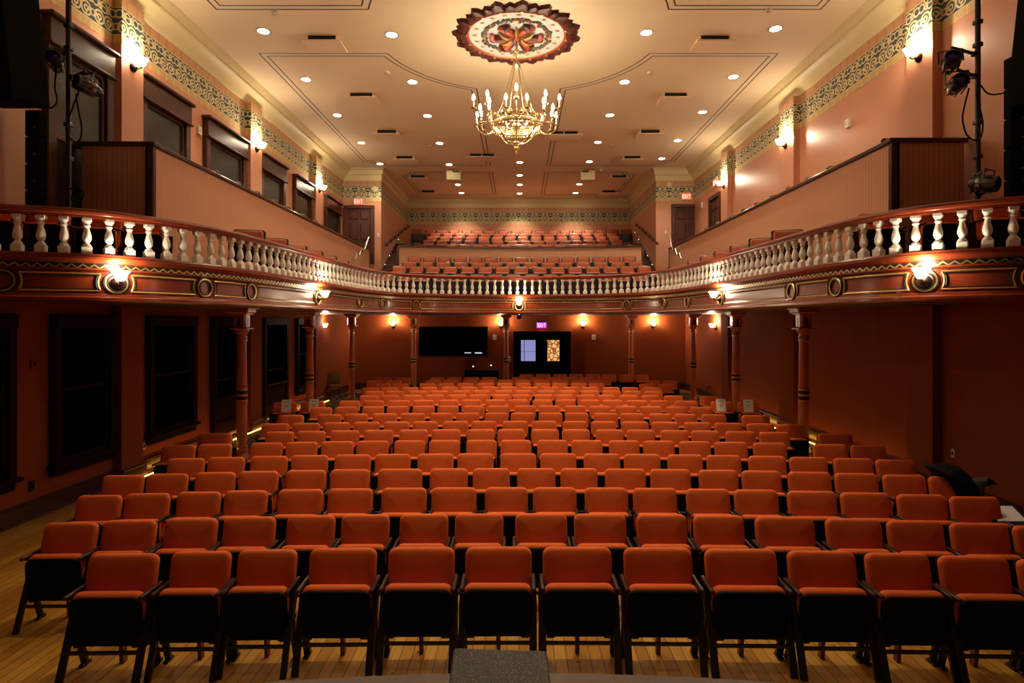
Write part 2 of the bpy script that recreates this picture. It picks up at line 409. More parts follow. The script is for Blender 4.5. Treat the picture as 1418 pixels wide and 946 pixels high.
# upper rear: walls beside the gallery, gallery side walls, gallery back wall
for nm, sx in (('wall_gallery_left', -1), ('wall_gallery_right', 1)):
    b = MB(); b.box((sx*(WX+GX)/2, YG+0.1, (E+0.62+ZC)/2), (WX-GX, 0.2, ZC-E-0.62), m='salmon')
    b.box((sx*(GX+0.1), (YG+YR)/2+0.1, (E+0.62+ZC)/2), (0.2, YR-YG-0.2, ZC-E-0.62), m='salmon')
    struct(b.obj(nm, smooth=0))
struct(MB().box((0, YR+0.1, (E+2+ZC)/2), (2*GX+0.4, 0.2, ZC-E-2)).obj('wall_gallery_back', 'salmon', smooth=0))

# ceiling with its painted double lines
b = MB(); b.box((0, (YF+YR)/2, ZC+0.1), (2*WX+0.4, YR-YF+0.4, 0.2), m='ceil')
def strip(pts, wd=0.028, closed=False):
    P = [Vector(p) for p in pts]; k = len(P); vs = []
    for i in range(k):
        a = P[i-1] if (i > 0 or closed) else None; c = P[(i+1) % k] if (i < k-1 or closed) else None
        d1 = (P[i]-a).normalized() if a is not None else (c-P[i]).normalized(); d2 = (c-P[i]).normalized() if c is not None else d1
        n1 = Vector((d1.y, -d1.x)); n2 = Vector((d2.y, -d2.x)); nn = (n1+n2)/max(0.3, 1+n1.dot(n2))
        for s_ in (-1, 1):
            vs.append((P[i].x+nn.x*s_*wd/2, P[i].y+nn.y*s_*wd/2, ZC-0.003))
    fs = [(2*i, 2*i+1, (2*i+3) % (2*k), (2*i+2) % (2*k)) for i in range(k if closed else k-1)]
    b.add(vs, fs, 'line')
MED = Vector((-0.04, 11.95))
for sx in (-1, 1):
    for ins in (0.0, 0.13):
        def arc(y0, y1, rad, up):
            out = []
            x0 = -2.74; x1 = -1.05+(-ins if True else 0)
            for i in range(13):
                t = i/12; out.append(t)
            return out
        R0 = 2.95+ins
        xo, xi = -5.60+ins, -1.04-ins; y0, y1 = 12.78+ins, 22.0-ins
        # far panel, corner cut by an arc round the medallion
        a0 = math.asin(min(1, (y0-MED.y)/R0)); a1 = math.acos(min(1, abs(xi)/R0))
        pts = [(xo, y0)]+[(-R0*math.cos(a0+(a1-a0)*i/12), MED.y+R0*math.sin(a0+(a1-a0)*i/12)) for i in range(13)]
        pts += [(xi, y1), (xo+0.55, y1), (xo+0.55, y1-0.28), (xo+0.25, y1-0.28), (xo+0.25, y1-0.6), (xo, y1-0.6)]
        strip([(sx*-1*p[0]*-1, p[1]) if sx > 0 else (-p[0]*-1, p[1]) for p in [(-q[0], q[1]) if sx > 0 else q for q in pts]], closed=True)
        # near panel
        yn = 10.98-ins
        a0 = math.asin((yn-MED.y)/R0)
        pts = [(xo, yn)]+[(-R0*math.cos(a0+(-1.2-a0)*i/12), MED.y+R0*math.sin(a0+(-1.2-a0)*i/12)) for i in range(13)]
        pts += [(pts[-1][0], 4.0), (xo, 4.0)]
        strip([(-p[0], p[1]) if sx > 0 else p for p in pts], closed=True)
        # rear panel
        xo2, xi2, y2, y3 = -4.55+ins, -1.02-ins, 22.85+ins, 27.0-ins
        pts = [(xo2+0.35, y2), (xi2, y2), (xi2, y3), (xo2+0.6, y3), (xo2+0.6, y3-0.35), (xo2, y3-0.35-0.2), (xo2, y2+0.5), (xo2+0.35, y2+0.3)]
        strip([(-p[0], p[1]) if sx > 0 else p for p in pts], closed=True)
struct(b.obj('ceiling', smooth=0))

# plan path of the upper walls (left front -> back -> right front), with and without pilasters
def wall_path(bumps):
    def half(sx):
        L = [(sx*WX, 4.0)]
        for (a, c) in PILS[sx]: L += [(sx*WX, a), (sx*(WX-0.15), a), (sx*(WX-0.15), c), (sx*WX, c)]
        return L+[(sx*WX, YG), (sx*GX, YG), (sx*GX, YR)]
    return half(-1)+half(1)[::-1]
def frieze():
    P = wall_path(True); bnds = [(4.56, 4.70, 'goldband'), (4.70, 5.16, 'frieze'), (5.16, 5.34, 'redband')]
    b = MB(); uvs = []
    for (z0, z1, m) in bnds:
        u = 0.0
        offs = []
        for i in range(len(P)):
            p = Vector(P[i]); d1 = (p-Vector(P[i-1])).normalized() if i > 0 else (Vector(P[1])-p).normalized()
            d2 = (Vector(P[i+1])-p).normalized() if i < len(P)-1 else d1
            n1 = Vector((d1.y, -d1.x)); n2 = Vector((d2.y, -d2.x)); nn = (n1+n2)/max(0.3, 1+n1.dot(n2))
            offs.append(p+nn*0.006)
        for i in range(len(P)-1):
            L = (Vector(P[i+1])-Vector(P[i])).length
            a, c = offs[i], offs[i+1]
            b.add([(a.x, a.y, E+z0), (c.x, c.y, E+z0), (c.x, c.y, E+z1), (a.x, a.y, E+z1)], [(0, 1, 2, 3)], m)
            uvs += [(u, 0), (u+L, 0), (u+L, 1), (u, 1)]; u += L
    me = b.mesh('trim_1', smooth=0)
    lay = me.uv_layers.new(name='UVMap')
    for i, q in enumerate(uvs): lay.data[i].uv = q
    return struct(put('trim_1', me))
frieze()
prof = [(-0.02, 5.335), (0.03, 5.335), (0.05, 5.36), (0.06, 5.42), (0.10, 5.50), (0.19, 5.585), (0.25, 5.605), (0.26, 5.64), (0.25, 5.66), (0.28, 5.69), (0.34, 5.76), (0.36, 5.80), (-0.02, 5.80)]
Pc = [(-WX, 4.0), (-WX, YG), (-GX, YG)]
for nm, sx in (('trim_2', 1), ('trim_3', -1)):
    Q = [(sx*-abs(x), y) for (x, y) in [(-WX, 4.0), (-WX, YG)]]
    if sx < 0: Q = Q[::-1]
    struct(MB().sweep([(o, E+z) for (o, z) in prof], Q).obj(nm, 'cream'))
prof2 = [(-0.02, 5.335), (0.02, 5.335), (0.03, 5.36), (0.03, 5.55), (0.07, 5.57), (0.08, 5.62), (0.09, 5.74), (0.14, 5.77), (0.15, 5.80), (-0.02, 5.80)]
struct(MB().sweep([(o, E+z) for (o, z) in prof2], [(-WX, YG), (-GX, YG), (-GX, YR), (GX, YR), (GX, YG), (WX, YG)]).obj('trim_4', 'cream'))
# baseboards
for nm, sx in (('baseboard_left', -1), ('baseboard_right', 1)):
    b = MB(); segs = []; y = 2.0
    for (a, c) in PILS[sx]: segs += [(y, a, 0), (a-0.03, c+0.03, 0.15)]; y = c
    segs.append((y, YB, 0))
    for (a, c, o) in segs:
        b.box((sx*(WX-o-0.02), (a+c)/2, 0.11), (0.06, c-a, 0.22), ch=0.008)
        b.box((sx*(WX-o-0.03), (a+c)/2, 0.02), (0.09, c-a, 0.04), ch=0.008)
        b.box((sx*(WX-o-0.025), (a+c)/2, 0.235), (0.07, c-a, 0.03), ch=0.01)
    struct(b.obj(nm, 'darkwood'))
b = MB(); b.box((0, YB-0.02, 0.11), (2*WX-0.1, 0.05, 0.22), ch=0.008); b.box((0, YB-0.025, 0.235), (2*WX-0.1, 0.06, 0.03), ch=0.01)
struct(b.obj('baseboard_back', 'darkwood'))
# side carpets
for sx in (-1, 1):
    o = MB().box((sx*5.83, 15.6, 0.004), (1.26, 13.5, 0.008)).obj('carpet', 'carpet', smooth=0)
    tag(o, 'brown patterned carpet along the %s wall behind the columns' % ('left' if sx < 0 else 'right'), 'carpet', 'aisle carpets')
tag(MB().box((0, 22.2, 0.004), (10.3, 2.6, 0.008)).obj('carpet', 'carpet', smooth=0), 'brown patterned carpet in front of the double doors', 'carpet', 'aisle carpets')
# amber rope lights at the foot of the side walls
for sx in (-1, 1):
    t = thing('rope_light', 'thin amber rope light on the carpet edge along the %s wall' % ('left' if sx < 0 else 'right'), 'light', (sx*6.42, 14.9, 0), 0, 'rope lights')
    MB().box((0, 0, 0.016), (0.03, 10.4, 0.012)).obj('channel', 'blackmetal', t, smooth=0)
    n = 90
    b = MB(); b.box((0, 0, 0.028), (0.012, 10.3, 0.012))
    b.obj('light_strip', 'led', t, smooth=0)

# ------------------------------------------------------------------ windows, doors on the side walls
BAY = [(8.25, 9.6), (10.30, 11.85), (12.45, 14.3), (15.1, 16.7), (17.4, 18.92), (20.2, 21.85)]
wn = 1
def upper_window(y0, y1, idx):
    z0, z1 = E+0.9, E+4.36; o = bpy.data.objects.new('window_%d' % idx, None); COL.objects.link(o); o.location = (-WX, (y0+y1)/2, z0); struct(o)
    hw = (y1-y0)/2; H = z1-z0
    b = MB()
    for s_ in (-1, 1): b.box((0.05, s_*(hw-0.08), (H-0.4)/2), (0.10, 0.16, H-0.4), ch=0.012)
    b.box((0.06, 0, H-0.25), (0.13, 2*hw-0.01, 0.36), ch=0.012)
    b.box((0.09, 0, H-0.035), (0.20, 2*hw+0.06, 0.07), ch=0.02)
    b.box((0.08, 0, H-0.44), (0.16, 2*hw+0.02, 0.04), ch=0.012)
    b.obj('window_frame', 'darkwood', o)
    b = MB(); c = hw-0.16
    for s_ in (-1, 1): b.box((0.03, s_*(c-0.03), (H-0.46)/2), (0.05, 0.06, H-0.46), ch=0.006)
    b.box((0.03, 0, H-0.49), (0.05, 2*c, 0.06), ch=0.006); b.box((0.035, 0, 1.75), (0.06, 2*c, 0.07), ch=0.01)
    b.obj('window_sash', 'darkwood', o)
    MB().box((0.012, 0, (H-0.46)/2), (0.02, 2*c-0.1, H-0.5)).obj('window_pane', 'glassdark', o, smooth=0)
for (y0, y1) in BAY:
    upper_window(y0, y1, wn); wn += 1
LOWB = [(5.6, 7.75), (8.38, 9.66), (10.55, 12.1), (12.75, 14.3), (15.3, 16.9), (17.6, 18.9)]
for (y0, y1) in LOWB:
    o = bpy.data.objects.new('window_%d' % wn, None); COL.objects.link(o); wn += 1
    tall = 12 < y0 < 16; z0, z1 = (0.0 if tall else 0.62), E+0.10; o.location = (-WX, (y0+y1)/2, z0); struct(o); hw = (y1-y0)/2; H = z1-z0
    b = MB()
    for s_ in (-1, 1): b.box((0.05, s_*(hw-0.07), H/2), (0.10, 0.14, H), ch=0.012)
    b.box((0.06, 0, H-0.09), (0.12, 2*hw, 0.2), ch=0.012)
    b.obj('window_frame', 'dimwood', o)
    if tall:
        b = MB(); b.box((0.02, 0, .5), (0.04, 2*hw-.1, 1.0))
        for (za, zb) in ((.16, .48), (.56, .90)): b.box((0.05, 0, (za+zb)/2), (0.03, 2*hw-.4, zb-za), ch=0.012)
        b.box((0.07, 0, 1.0), (0.12, 2*hw-.2, 0.05), ch=0.012); b.obj('window_panel', 'dimwood', o)
    else:
        b = MB(); b.box((0.07, 0, 0.0), (0.16, 2*hw+0.10, 0.05), ch=0.012); b.box((0.04, 0, -0.08), (0.07, 2*hw, 0.12), ch=0.01)
        b.obj('window_sill', 'dimwood', o)
    b = MB(); c = hw-0.14
    for s_ in (-1, 1): b.box((0.03, s_*(c-0.025), H/2-0.08), (0.05, 0.05, H-0.2), ch=0.006)
    b.box((0.03, 0, 0.06), (0.05, 2*c, 0.08), ch=0.006); b.box((0.03, 0, H*0.5), (0.05, 2*c, 0.05), ch=0.006)
    b.obj('window_sash', 'dimwood', o)
    MB().box((0.012, 0, H/2-0.08), (0.02, 2*c-0.08, H-0.2)).obj('window_pane', 'glassblack', o, smooth=0)

def panel_door(name, loc, w_, h_, rz, wood='darkwood'):
    o = bpy.data.objects.new(name, None); COL.objects.link(o); o.location = loc; o.rotation_euler = (0, 0, rz); struct(o)
    b = MB()
    for s_ in (-1, 1): b.box((s_*(w_/2+0.06), -0.05, h_/2), (0.13, 0.10, h_), ch=0.012)
    b.box((0, -0.05, h_+0.06), (w_+0.26, 0.11, 0.13), ch=0.012)
    b.obj('door_frame', wood, o)
    b = MB(); b.box((0, -0.015, h_/2), (w_, 0.03, h_))
    for sx in (-1, 1):
        for (a, c) in ((0.12, 0.75), (0.9, 1.55), (1.68, h_-0.1)):
            b.box((sx*w_*0.225, -0.04, (a+c)/2), (w_*0.33, 0.05, c-a), ch=0.022)
    b.obj('door_leaf', wood, o)
    d = MB(); d.lathe([(0.0, 0), (0.03, 0.0), (0.035, 0.03), (0.0, 0.05)], 10, (w_*0.42, -0.03, 1.0), R=Matrix.Rotation(math.pi/2, 3, 'X')); d.obj('door_handle', 'brass', o)
    return o
M['doorwood'] = mat('reddish_brown_door_wood', (0.085, 0.020, 0.009), 0.45, var=0.3, scale=8, spec=0.3)
panel_door('door_1', (PX(498, YG), YG, E+2.2), 0.88, 2.08, 0, 'doorwood')
panel_door('door_2', (PX(951, YG), YG, E+2.2), 0.92, 2.12, 0, 'doorwood')
panel_door('door_3', (WX, 19.9, E+2.1), 0.9, 2.05, -math.pi/2)

# ------------------------------------------------------------------ balcony
LP = [(-6.60, 6.67), (-5.99, 6.84), (-5.23, 7.15), (-4.89, 7.50), (-4.62, 7.94), (-4.36, 8.64), (-4.20, 9.96), (-4.09, 11.9), (-4.0, 13.7), (-3.83, 15.1), (-3.45, 16.25), (-2.5, 17.15), (-1.25, 17.62), (0.02, 17.78),
      (1.30, 17.6), (2.55, 17.1), (3.5, 16.1), (3.95, 14.8), (4.15, 12.9), (4.24, 10.8), (4.28, 9.2), (4.33, 8.3), (4.42, 7.7), (4.62, 7.13), (5.0, 6.72), (5.47, 6.42), (6.1, 6.24), (6.60, 6.15)]
def catmull(P, n=14):
    P = [Vector(p) for p in P]; P = [P[0]*2-P[1]]+P+[P[-1]*2-P[-2]]; out = []
    for i in range(1, len(P)-2):
        a, b, c, d = P[i-1], P[i], P[i+1], P[i+2]
        for k in range(n):
            t = k/n; out.append(0.5*((2*b)+(c-a)*t+(2*a-5*b+4*c-d)*t*t+(3*b-a-3*c+d)*t**3))
    out.append(P[-2]); return out
raw = catmull(LP)
for _ in range(6):
    raw = [raw[0]]+[(raw[i-1]+raw[i]*2+raw[i+1])/4 for i in range(1, len(raw)-1)]+[raw[-1]]
cum = [0.0]
for i in range(1, len(raw)): cum.append(cum[-1]+(raw[i]-raw[i-1]).length)
SL = cum[-1]
def at(s):
    s = min(max(s, 0), SL-1e-6); lo, hi = 0, len(cum)-1
    while hi-lo > 1:
        mid = (lo+hi)//2
        if cum[mid] <= s: lo = mid
        else: hi = mid
    t = (s-cum[lo])/(cum[hi]-cum[lo]); return raw[lo].lerp(raw[hi], t)
def nrm(s):
    d = (at(s+0.06)-at(s-0.06)).normalized(); return Vector((d.y, -d.x))
def S(s, z, off=0.0):
    p = at(s); n = nrm(s); return Vector((p.x+n.x*off, p.y+n.y*off, E+z))
CURVE = [at(SL*i/240) for i in range(241)]
def s_at_px(x):
    best = None
    for i in range(1200):
        s = SL*i/1199; p = at(s)
        d = abs(CX+p.x/p.y*F-x)
        if best is None or d < best[0]: best = (d, s)
    return best[1]

bal = thing('balcony_fascia', 'curved red balcony front with gold rings and panels above the columns', 'balcony')
prof = [(-0.35, .80), (0.055, .80), (0.075, .785), (0.075, .76), (0.055, .745), (0.04, .72), (0.0, .71), (0.0, .655), (0.03, .65), (0.03, .632), (0.0, .62), (0.0, .345), (0.03, .335), (0.035, .31), (0.06, .295), (0.06, .265), (0.03, .25), (-0.35, .25)]
MB().sweep([(o, E+z) for (o, z) in prof], CURVE).obj('fascia_board', 'mahog', bal)
b = MB(); nz = int(SL/0.055)
b.sweep([(0.003, E+.708), (0.006, E+.708), (0.006, E+.657), (0.003, E+.657)], CURVE, 'blackpaint')
for i in range(nz):
    s0 = SL*i/nz; s1 = SL*(i+1)/nz; za, zb = (.662, .704) if i % 2 else (.704, .662)
    q = [S(s0, za, .012), S(s1, zb, .012), S(s1, zb-0.02, .012), S(s0, za-0.02, .012)]
    r = [S(s0, za, .004), S(s1, zb, .004), S(s1, zb-0.02, .004), S(s0, za-0.02, .004)]
    b.add(q+r, [(0, 3, 2, 1), (0, 1, 5, 4), (2, 3, 7, 6)], 'gold')
b.obj('zigzag_band', None, bal, smooth=0)
RINGS = [5, 160, 283, 348, 440, 499, 530, 576, 719, 868, 919, 952, 998, 1096, 1157, 1280, 1432]
RS = [s_at_px(x) for x in RINGS]
ZM = .482
def ring_path(s0, r, n=28): return [S(s0+r*math.cos(2*math.pi*i/n), ZM+r*math.sin(2*math.pi*i/n), 0.012) for i in range(n)]
for s0 in RS:
    b = MB(); b.tube(ring_path(s0, .120), .013, 6, 'gold', closed=True); b.tube(ring_path(s0, .098), .014, 6, 'blackpaint', closed=True); b.tube(ring_path(s0, .138), .010, 6, 'blackpaint', closed=True)
    b.obj('ring_molding', None, bal)
for a, c in zip([RS[0]-2.2]+RS, RS+[RS[-1]+2.0]):
    if c-a < 0.50: continue
    if a < 0 or c > SL: continue
    def loop(rr, dz):
        th = math.asin(dz/rr); pts = []
        n = 10
        for i in range(n+1):
            t = -th+2*th*i/n; pts.append(S(a+rr*math.cos(t), ZM+rr*math.sin(t), 0.010))
        k = max(2, int((c-a)/0.15)); x0, x1 = a+rr*math.cos(th), c-rr*math.cos(th)
        for i in range(1, k): pts.append(S(x0+(x1-x0)*i/k, ZM+dz, 0.010))
        for i in range(n+1):
            t = th-2*th*i/n; pts.append(S(c-rr*math.cos(t), ZM+rr*math.sin(t), 0.010))
        for i in range(1, k): pts.append(S(x1+(x0-x1)*i/k, ZM-dz, 0.010))
        return pts
    b = MB(); b.tube(loop(.19, .103), .011, 6, 'gold', closed=True); b.tube(loop(.21, .086), .009, 6, 'blackpaint', closed=True)
    b.obj('panel_molding', None, bal)
poly = [(p.x, p.y) for p in CURVE]+[(WX, YB), (-WX, YB)]
def slab(z0, z1, pts, m):
    n = len(pts); return MB().add([(x, y, E+z0) for (x, y) in pts]+[(x, y, E+z1) for (x, y) in pts],
        [tuple(range(n)), tuple(range(n, 2*n))[::-1]]+[(i, i+n, (i+1) % n+n, (i+1) % n) for i in range(n)])
slab(.27, .30, poly, 'soffit').obj('ceiling_soffit', 'soffit', smooth=0)['kind'] = 'structure'
slab(.58, .63, poly, 'carpet').obj('floor_balcony', 'carpet', smooth=0)['kind'] = 'structure'
# steps that carry the balcony rows
ROWS_LOW = [(18.6, .66), (19.6, .99), (20.6, 1.24), (21.6, 1.52)]
ROWS_UP = [(23.4, 2.23), (24.3, 2.50), (25.2, 2.79), (26.1, 3.06), (27.0, 3.33)]
for i, (Y, z) in enumerate(ROWS_LOW[1:]+ROWS_UP):
    y0 = Y-0.72; y1 = (YG+0.1 if i < 3 else YR)
    MB().box((0, (y0+y1)/2, E+(.6+z)/2), (2*GX-1.1 if i >= 3 else 2*GX-1.2, y1-y0, z-.6), ch=0.01).obj('floor_step', 'darkwood')['kind'] = 'structure'
for sx in (-1, 1):
    MB().box((sx*4.98, 13.0, E+.73), (0.98, 8.2, .18), ch=0.01).obj('floor_platform', 'darkwood')['kind'] = 'structure'
    for k in range(14):
        z = 0.9+0.185*k; y0 = 20.2+0.36*k
        MB().box((sx*4.88, (y0+YR)/2, E+(.6+z)/2), (0.6, YR-y0, z-.6), ch=0.012).obj('floor_stair', 'darkwood')['kind'] = 'structure'

# balustrade
rail = thing('balustrade', 'curved balustrade of white turned balusters under a red handrail', 'railing')
hp = [(-.075, 1.30), (-.085, 1.325), (-.07, 1.355), (-.03, 1.37), (.03, 1.37), (.07, 1.355), (.085, 1.325), (.075, 1.30), (.055, 1.29), (.05, 1.262), (-.05, 1.262), (-.055, 1.29)]
MB().sweep([(o-0.02, E+z) for (o, z) in hp], CURVE).obj('handrail', 'mahog', rail)
MB().sweep([(o-0.02, E+z) for (o, z) in [(-.09, .795), (-.08, .822), (.08, .822), (.09, .795)]], CURVE).obj('foot_rail', 'mahog', rail)
def baluster_mb():
    b = MB(); b.box((0, 0, .045), (.105, .105, .09), ch=.006)
    b.lathe([(.05, .088), (.05, .10), (.044, .112), (.035, .122), (.026, .132), (.026, .138), (.034, .15), (.044, .17), (.0485, .195), (.047, .22), (.041, .25), (.033, .28), (.027, .305), (.0255, .325),
             (.03, .332), (.037, .338), (.037, .35), (.03, .356), (.03, .366), (.038, .38), (.045, .392), (.045, .40)], 14, cap=True)
    b.box((0, 0, .42), (.095, .095, .045), ch=.006)
    return b
bal_me = baluster_mb().mesh('baluster', 'white', smooth=40)
NB = int(round(SL/0.2265)); bs = [SL*(i+.5)/NB for i in range(NB)]
vis = []
for s in bs:
    p = at(s)
    if p.y > 1 and -40 < CX+p.x/p.y*F < 1458: vis.append((p.y, s))
vis.sort(); near = vis[:100]; far = vis[100:]
for (_, s) in near:
    n = nrm(s); o = put('baluster', bal_me, rail, S(s, .820, -0.02), math.atan2(n.y, n.x))
if far:
    b = MB()
    for (_, s) in far:
        n = nrm(s); k = baluster_mb().xf(Matrix.Rotation(math.atan2(n.y, n.x), 3, 'Z'), S(s, .820, -0.02)); b.add(k.v, k.f)
    o = b.obj('balusters', 'white', rail, smooth=40); o['kind'] = 'stuff'

# columns under the balcony
def column_parts(root):
    H = E+.27
    b = MB(); b.lathe([(.155, 0), (.155, .03), (.13, .06), (.12, .11), (.105, .14), (.125, .155), (.125, .185), (.105, .20), (.105, .215), (.118, .225), (.118, .25), (.1, .265), (.098, .28)], 20)
    b.obj('base', 'colred', root)
    b = MB(); b.lathe([(.106, .214), (.112, .214), (.112, .221), (.106, .221)], 20); b.obj('gold_ring', 'gold', root)
    b = MB(); b.lathe([(.097, .27), (.098, 1.05), (.095, 1.55), (.085, 2.15), (.082, 2.3), (.10, 2.31), (.10, 2.335), (.085, 2.345), (.085, 2.36), (.10, 2.37), (.10, 2.395), (.085, 2.41), (.085, 2.44), (.11, 2.46), (.13, 2.50), (.13, 2.53)], 20)
    for z in (1.07, 1.115, 1.40, 1.435): b.lathe([(.095, z-.016), (.107, z-.008), (.107, z+.008), (.095, z+.016)], 20)
    b.obj('shaft', 'colred', root)
    b = MB()
    for z in (1.19, 1.31): b.lathe([(.096, z-.035), (.106, z-.028), (.106, z+.028), (.096, z+.035)], 20)
    b.obj('black_band', 'blackpaint', root)
    b = MB()
    for z in (1.25, 1.155, 1.35, 2.323): b.lathe([(.096, z-.012), (.1045, z-.008), (.1045, z+.008), (.096, z+.012)], 20)
    b.obj('gold_band', 'gold', root)
    b = MB(); b.box((0, 0, 2.55), (.33, .33, .035), ch=.01); b.box((0, 0, (2.56+H-.1)/2), (.24, .24, H-.1-2.56+.02), ch=.035)
    b.box((0, 0, H-.11), (.32, .32, .04), ch=.012); b.box((0, 0, H-.055), (.40, .40, .09), ch=.02); b.box((0, 0, H-.012), (.46, .46, .03), ch=.008)
    b.obj('capital', 'colred', root)
    b = MB()
    for (dx, dy) in ((0, -1), (0, 1), (1, 0), (-1, 0)): b.box((dx*.122, dy*.122, 2.68), (.05 if dx == 0 else .006, .05 if dy == 0 else .006, .15))
    b.obj('capital_panel', 'blackpaint', root)
COLS = [(335, 11.6, 'first iron column on the left from the stage'), (429, 15.3, 'second iron column on the left from the stage'), (487, 19.6, 'third iron column on the left near the rear wall'),
        (573, 22.0, 'rear iron column in front of the wall screen'), (701, 22.3, 'rear iron column beside the double doors'), (874, 22.0, 'rear iron column on the right beyond the double doors'),
        (960, 19.6, 'third iron column on the right near the rear wall'), (1019, 15.3, 'second iron column on the right from the stage'), (1113, 11.6, 'first iron column on the right from the stage')]
first_col = None
for (x, Y, lab) in COLS:
    lab = 'slender red '+lab
    if first_col is None:
        t = thing('iron_column', lab, 'column', (PX(x, Y), Y, 0), 0, 'iron columns under the balcony'); column_parts(t); first_col = t
    else:
        t = copy_tree(first_col); t.location = (PX(x, Y), Y, 0); t['label'] = lab

# side boxes: beadboard parapets with dark caps
for sx, yf, yb in ((-1, 8.88, 21.85), (1, 8.70, 21.6)):
    sd = 'left' if sx < 0 else 'right'
    t = thing('box_parapet', 'salmon beadboard parapet with dark cap along the %s side of the balcony' % sd, 'parapet', (sx*5.5, yf, E+.63), 0, 'beadboard parapets')
    H = 2.70-.63
    b = MB(); b.box((sx*.05, (yb-yf)/2, (H-.05)/2), (.10, yb-yf, H-.05)); b.obj('side_panel', 'bead', t, smooth=0)
    b = MB(); b.box((sx*.55, .05, (H-.05)/2), (1.00, .10, H-.05)); b.obj('end_panel', 'bead', t, smooth=0)
    b = MB(); b.box((sx*.05, (yb-yf)/2, H-.03), (.17, yb-yf+.06, .07), ch=.012); b.box((sx*.52, .05, H-.03), (1.16, .17, .07), ch=.012); b.obj('cap', 'darkwood', t)
    MB().box((0, 0, (H-.07)/2), (.09, .09, H-.07), ch=.012).obj('corner_post', 'darkwood', t); MB().box((sx*.05, yb-yf, (H-.07)/2), (.12, .12, H-.07), ch=.012).obj('corner_post', 'darkwood', t)
    # raised floor of the side box
    MB().box((sx*6.1, (yf+YG)/2+.1, E+(.63+2.05)/2), (1.0, YG-yf-.3, 2.05-.63)).obj('floor_box', 'darkwood', smooth=0)['kind'] = 'structure'
# half wall across the rear of the balcony
t = thing('seating_barrier', 'low salmon beadboard wall with dark cap between the balcony seat blocks', 'barrier')
pts = [(-4.5+9.12*i/24, 22.62-((-4.5+9.12*i/24)**2)/40) for i in range(25)]
MB().sweep([(-.05, E+1.4), (-.05, E+2.80), (.05, E+2.80), (.05, E+1.4)], pts).obj('panel', 'bead', t, smooth=0)
MB().sweep([(-.09, E+2.80), (-.09, E+2.86), (.09, E+2.86), (.09, E+2.80)], pts).obj('cap', 'darkwood', t)
b = MB()
for p in (pts[0], pts[-1]): b.box((p[0], p[1], E+2.1), (.10, .12, 1.4), ch=.01)
b.obj('end_post', 'darkwood', t)

# ------------------------------------------------------------------ seats
TILT = math.radians(10)
def back_me(n=5, steps=3): return cushion(.50, .50, .075, .055, .030, .014, n, steps).xf(Matrix.Rotation(-TILT, 3, 'X') @ Matrix.Identity(3), (0, 0, 0))
def seat_mb(k, level):
    """dictionary of part name -> list of builders, in seat space (facing -Y, floor z=0, back top near y=0)"""
    n, st = (6, 3) if level == 0 else (4, 2)
    R = Matrix.Rotation(math.radians(-12), 3, 'X')
    off = Vector((0, -.045, .36))
    back = cushion(.50, .49, .075, .06, .030, .012, n, st).xf(R, off+Vector((0, -.02, 0)))
    shell = cushion(.47, .46, .025, .06, .008, .0, n, 1).xf(R, off+Vector((0, .025, .01)))
    Rs = Matrix.Rotation(math.radians(4), 3, 'X')
    sc = cushion(.495, .39, .085, .06, .035, .0, n, st).xf(Rs, (0, -.125, .245))
    pan = cushion(.505, .375, .030, .07, .010, .004, n, 1).xf(Rs, (0, -.198, .232))
    return back, shell, sc, pan
def arm(sx, AX=.24):
    b = MB(); b.box((sx*AX, -.135, .615), (.034, .29, .030), ch=.010); return b
def leg_front(sx, AX=.258): return MB().bar((sx*AX, -.12, .60), (sx*AX, -.33, 0.0), .030, .05, ch=.004, up=(1, 0, 0))
def leg_rear(sx, AX=.258):
    b = MB().bar((sx*AX, -.17, .42), (sx*AX, -.05, .02), .030, .05, ch=.004, up=(1, 0, 0)); b.box((sx*AX, -.05, .012), (.04, .10, .024), ch=.006); return b
def frame_mb(AX=.24):
    b = MB()
    for sx in (-1, 1):
        k = arm(sx); b.add(k.v, k.f); b.bar((sx*AX, -.05, .62), (sx*AX, -.10, .02), .03, .16, up=(1, 0, 0)); b.box((sx*AX, -.10, .012), (.036, .24, .024))
    b.bar((-.24, -.10, .34), (.24, -.10, .34), .04, .03)
    return b
bk, sh, sc_, pn = seat_mb(0, 0)
ME0 = {'backrest': bk.mesh('backrest', 'orange', 50), 'backrest_shell': sh.mesh('backrest_shell', 'black', 50), 'seat_cushion': sc_.mesh('seat_cushion', 'orange', 50), 'seat_pan': pn.mesh('seat_pan', 'black', 50)}
bk, sh, sc_, pn = seat_mb(0, 1)
ME1 = {'backrest': bk.mesh('backrest', 'orange', 50), 'seat_cushion': sc_.mesh('seat_cushion', 'orange', 50)}
fr = MB()
for q in (sh, pn, frame_mb()): fr.add(q.v, q.f)
ME1['frame'] = fr.mesh('frame', 'black', 40)
ARM = {sx: arm(sx).mesh('armrest', 'brownarm', 40) for sx in (-1, 1)}
ARM0 = {sx: arm(sx, .260).mesh('armrest', 'brownarm', 40) for sx in (-1, 1)}
LF = {sx: leg_front(sx).mesh('leg', 'blackmetal', 0) for sx in (-1, 1)}
LR = {sx: leg_rear(sx).mesh('leg', 'blackmetal', 0) for sx in (-1, 1)}
def side_bracket():
    b = MB()
    for sx in (-1, 1):
        b.bar((sx*.258, -.02, .60), (sx*.258, -.22, .60), .02, .03); b.bar((sx*.258, -.05, .60), (sx*.262, -.17, .40), .02, .05, up=(1, 0, 0))
        b.box((sx*.262, -.20, .27), (.03, .06, .10), ch=.008)
    for sx in (-1, 1): b.box((sx*.20, -.215, .245), (.06, .03, .05), ch=.008)
    b.bar((-.27, -.10, .36), (.27, -.10, .36), .04, .03)
    return b.mesh('side_bracket', 'blackmetal', 0)
SB = side_bracket()
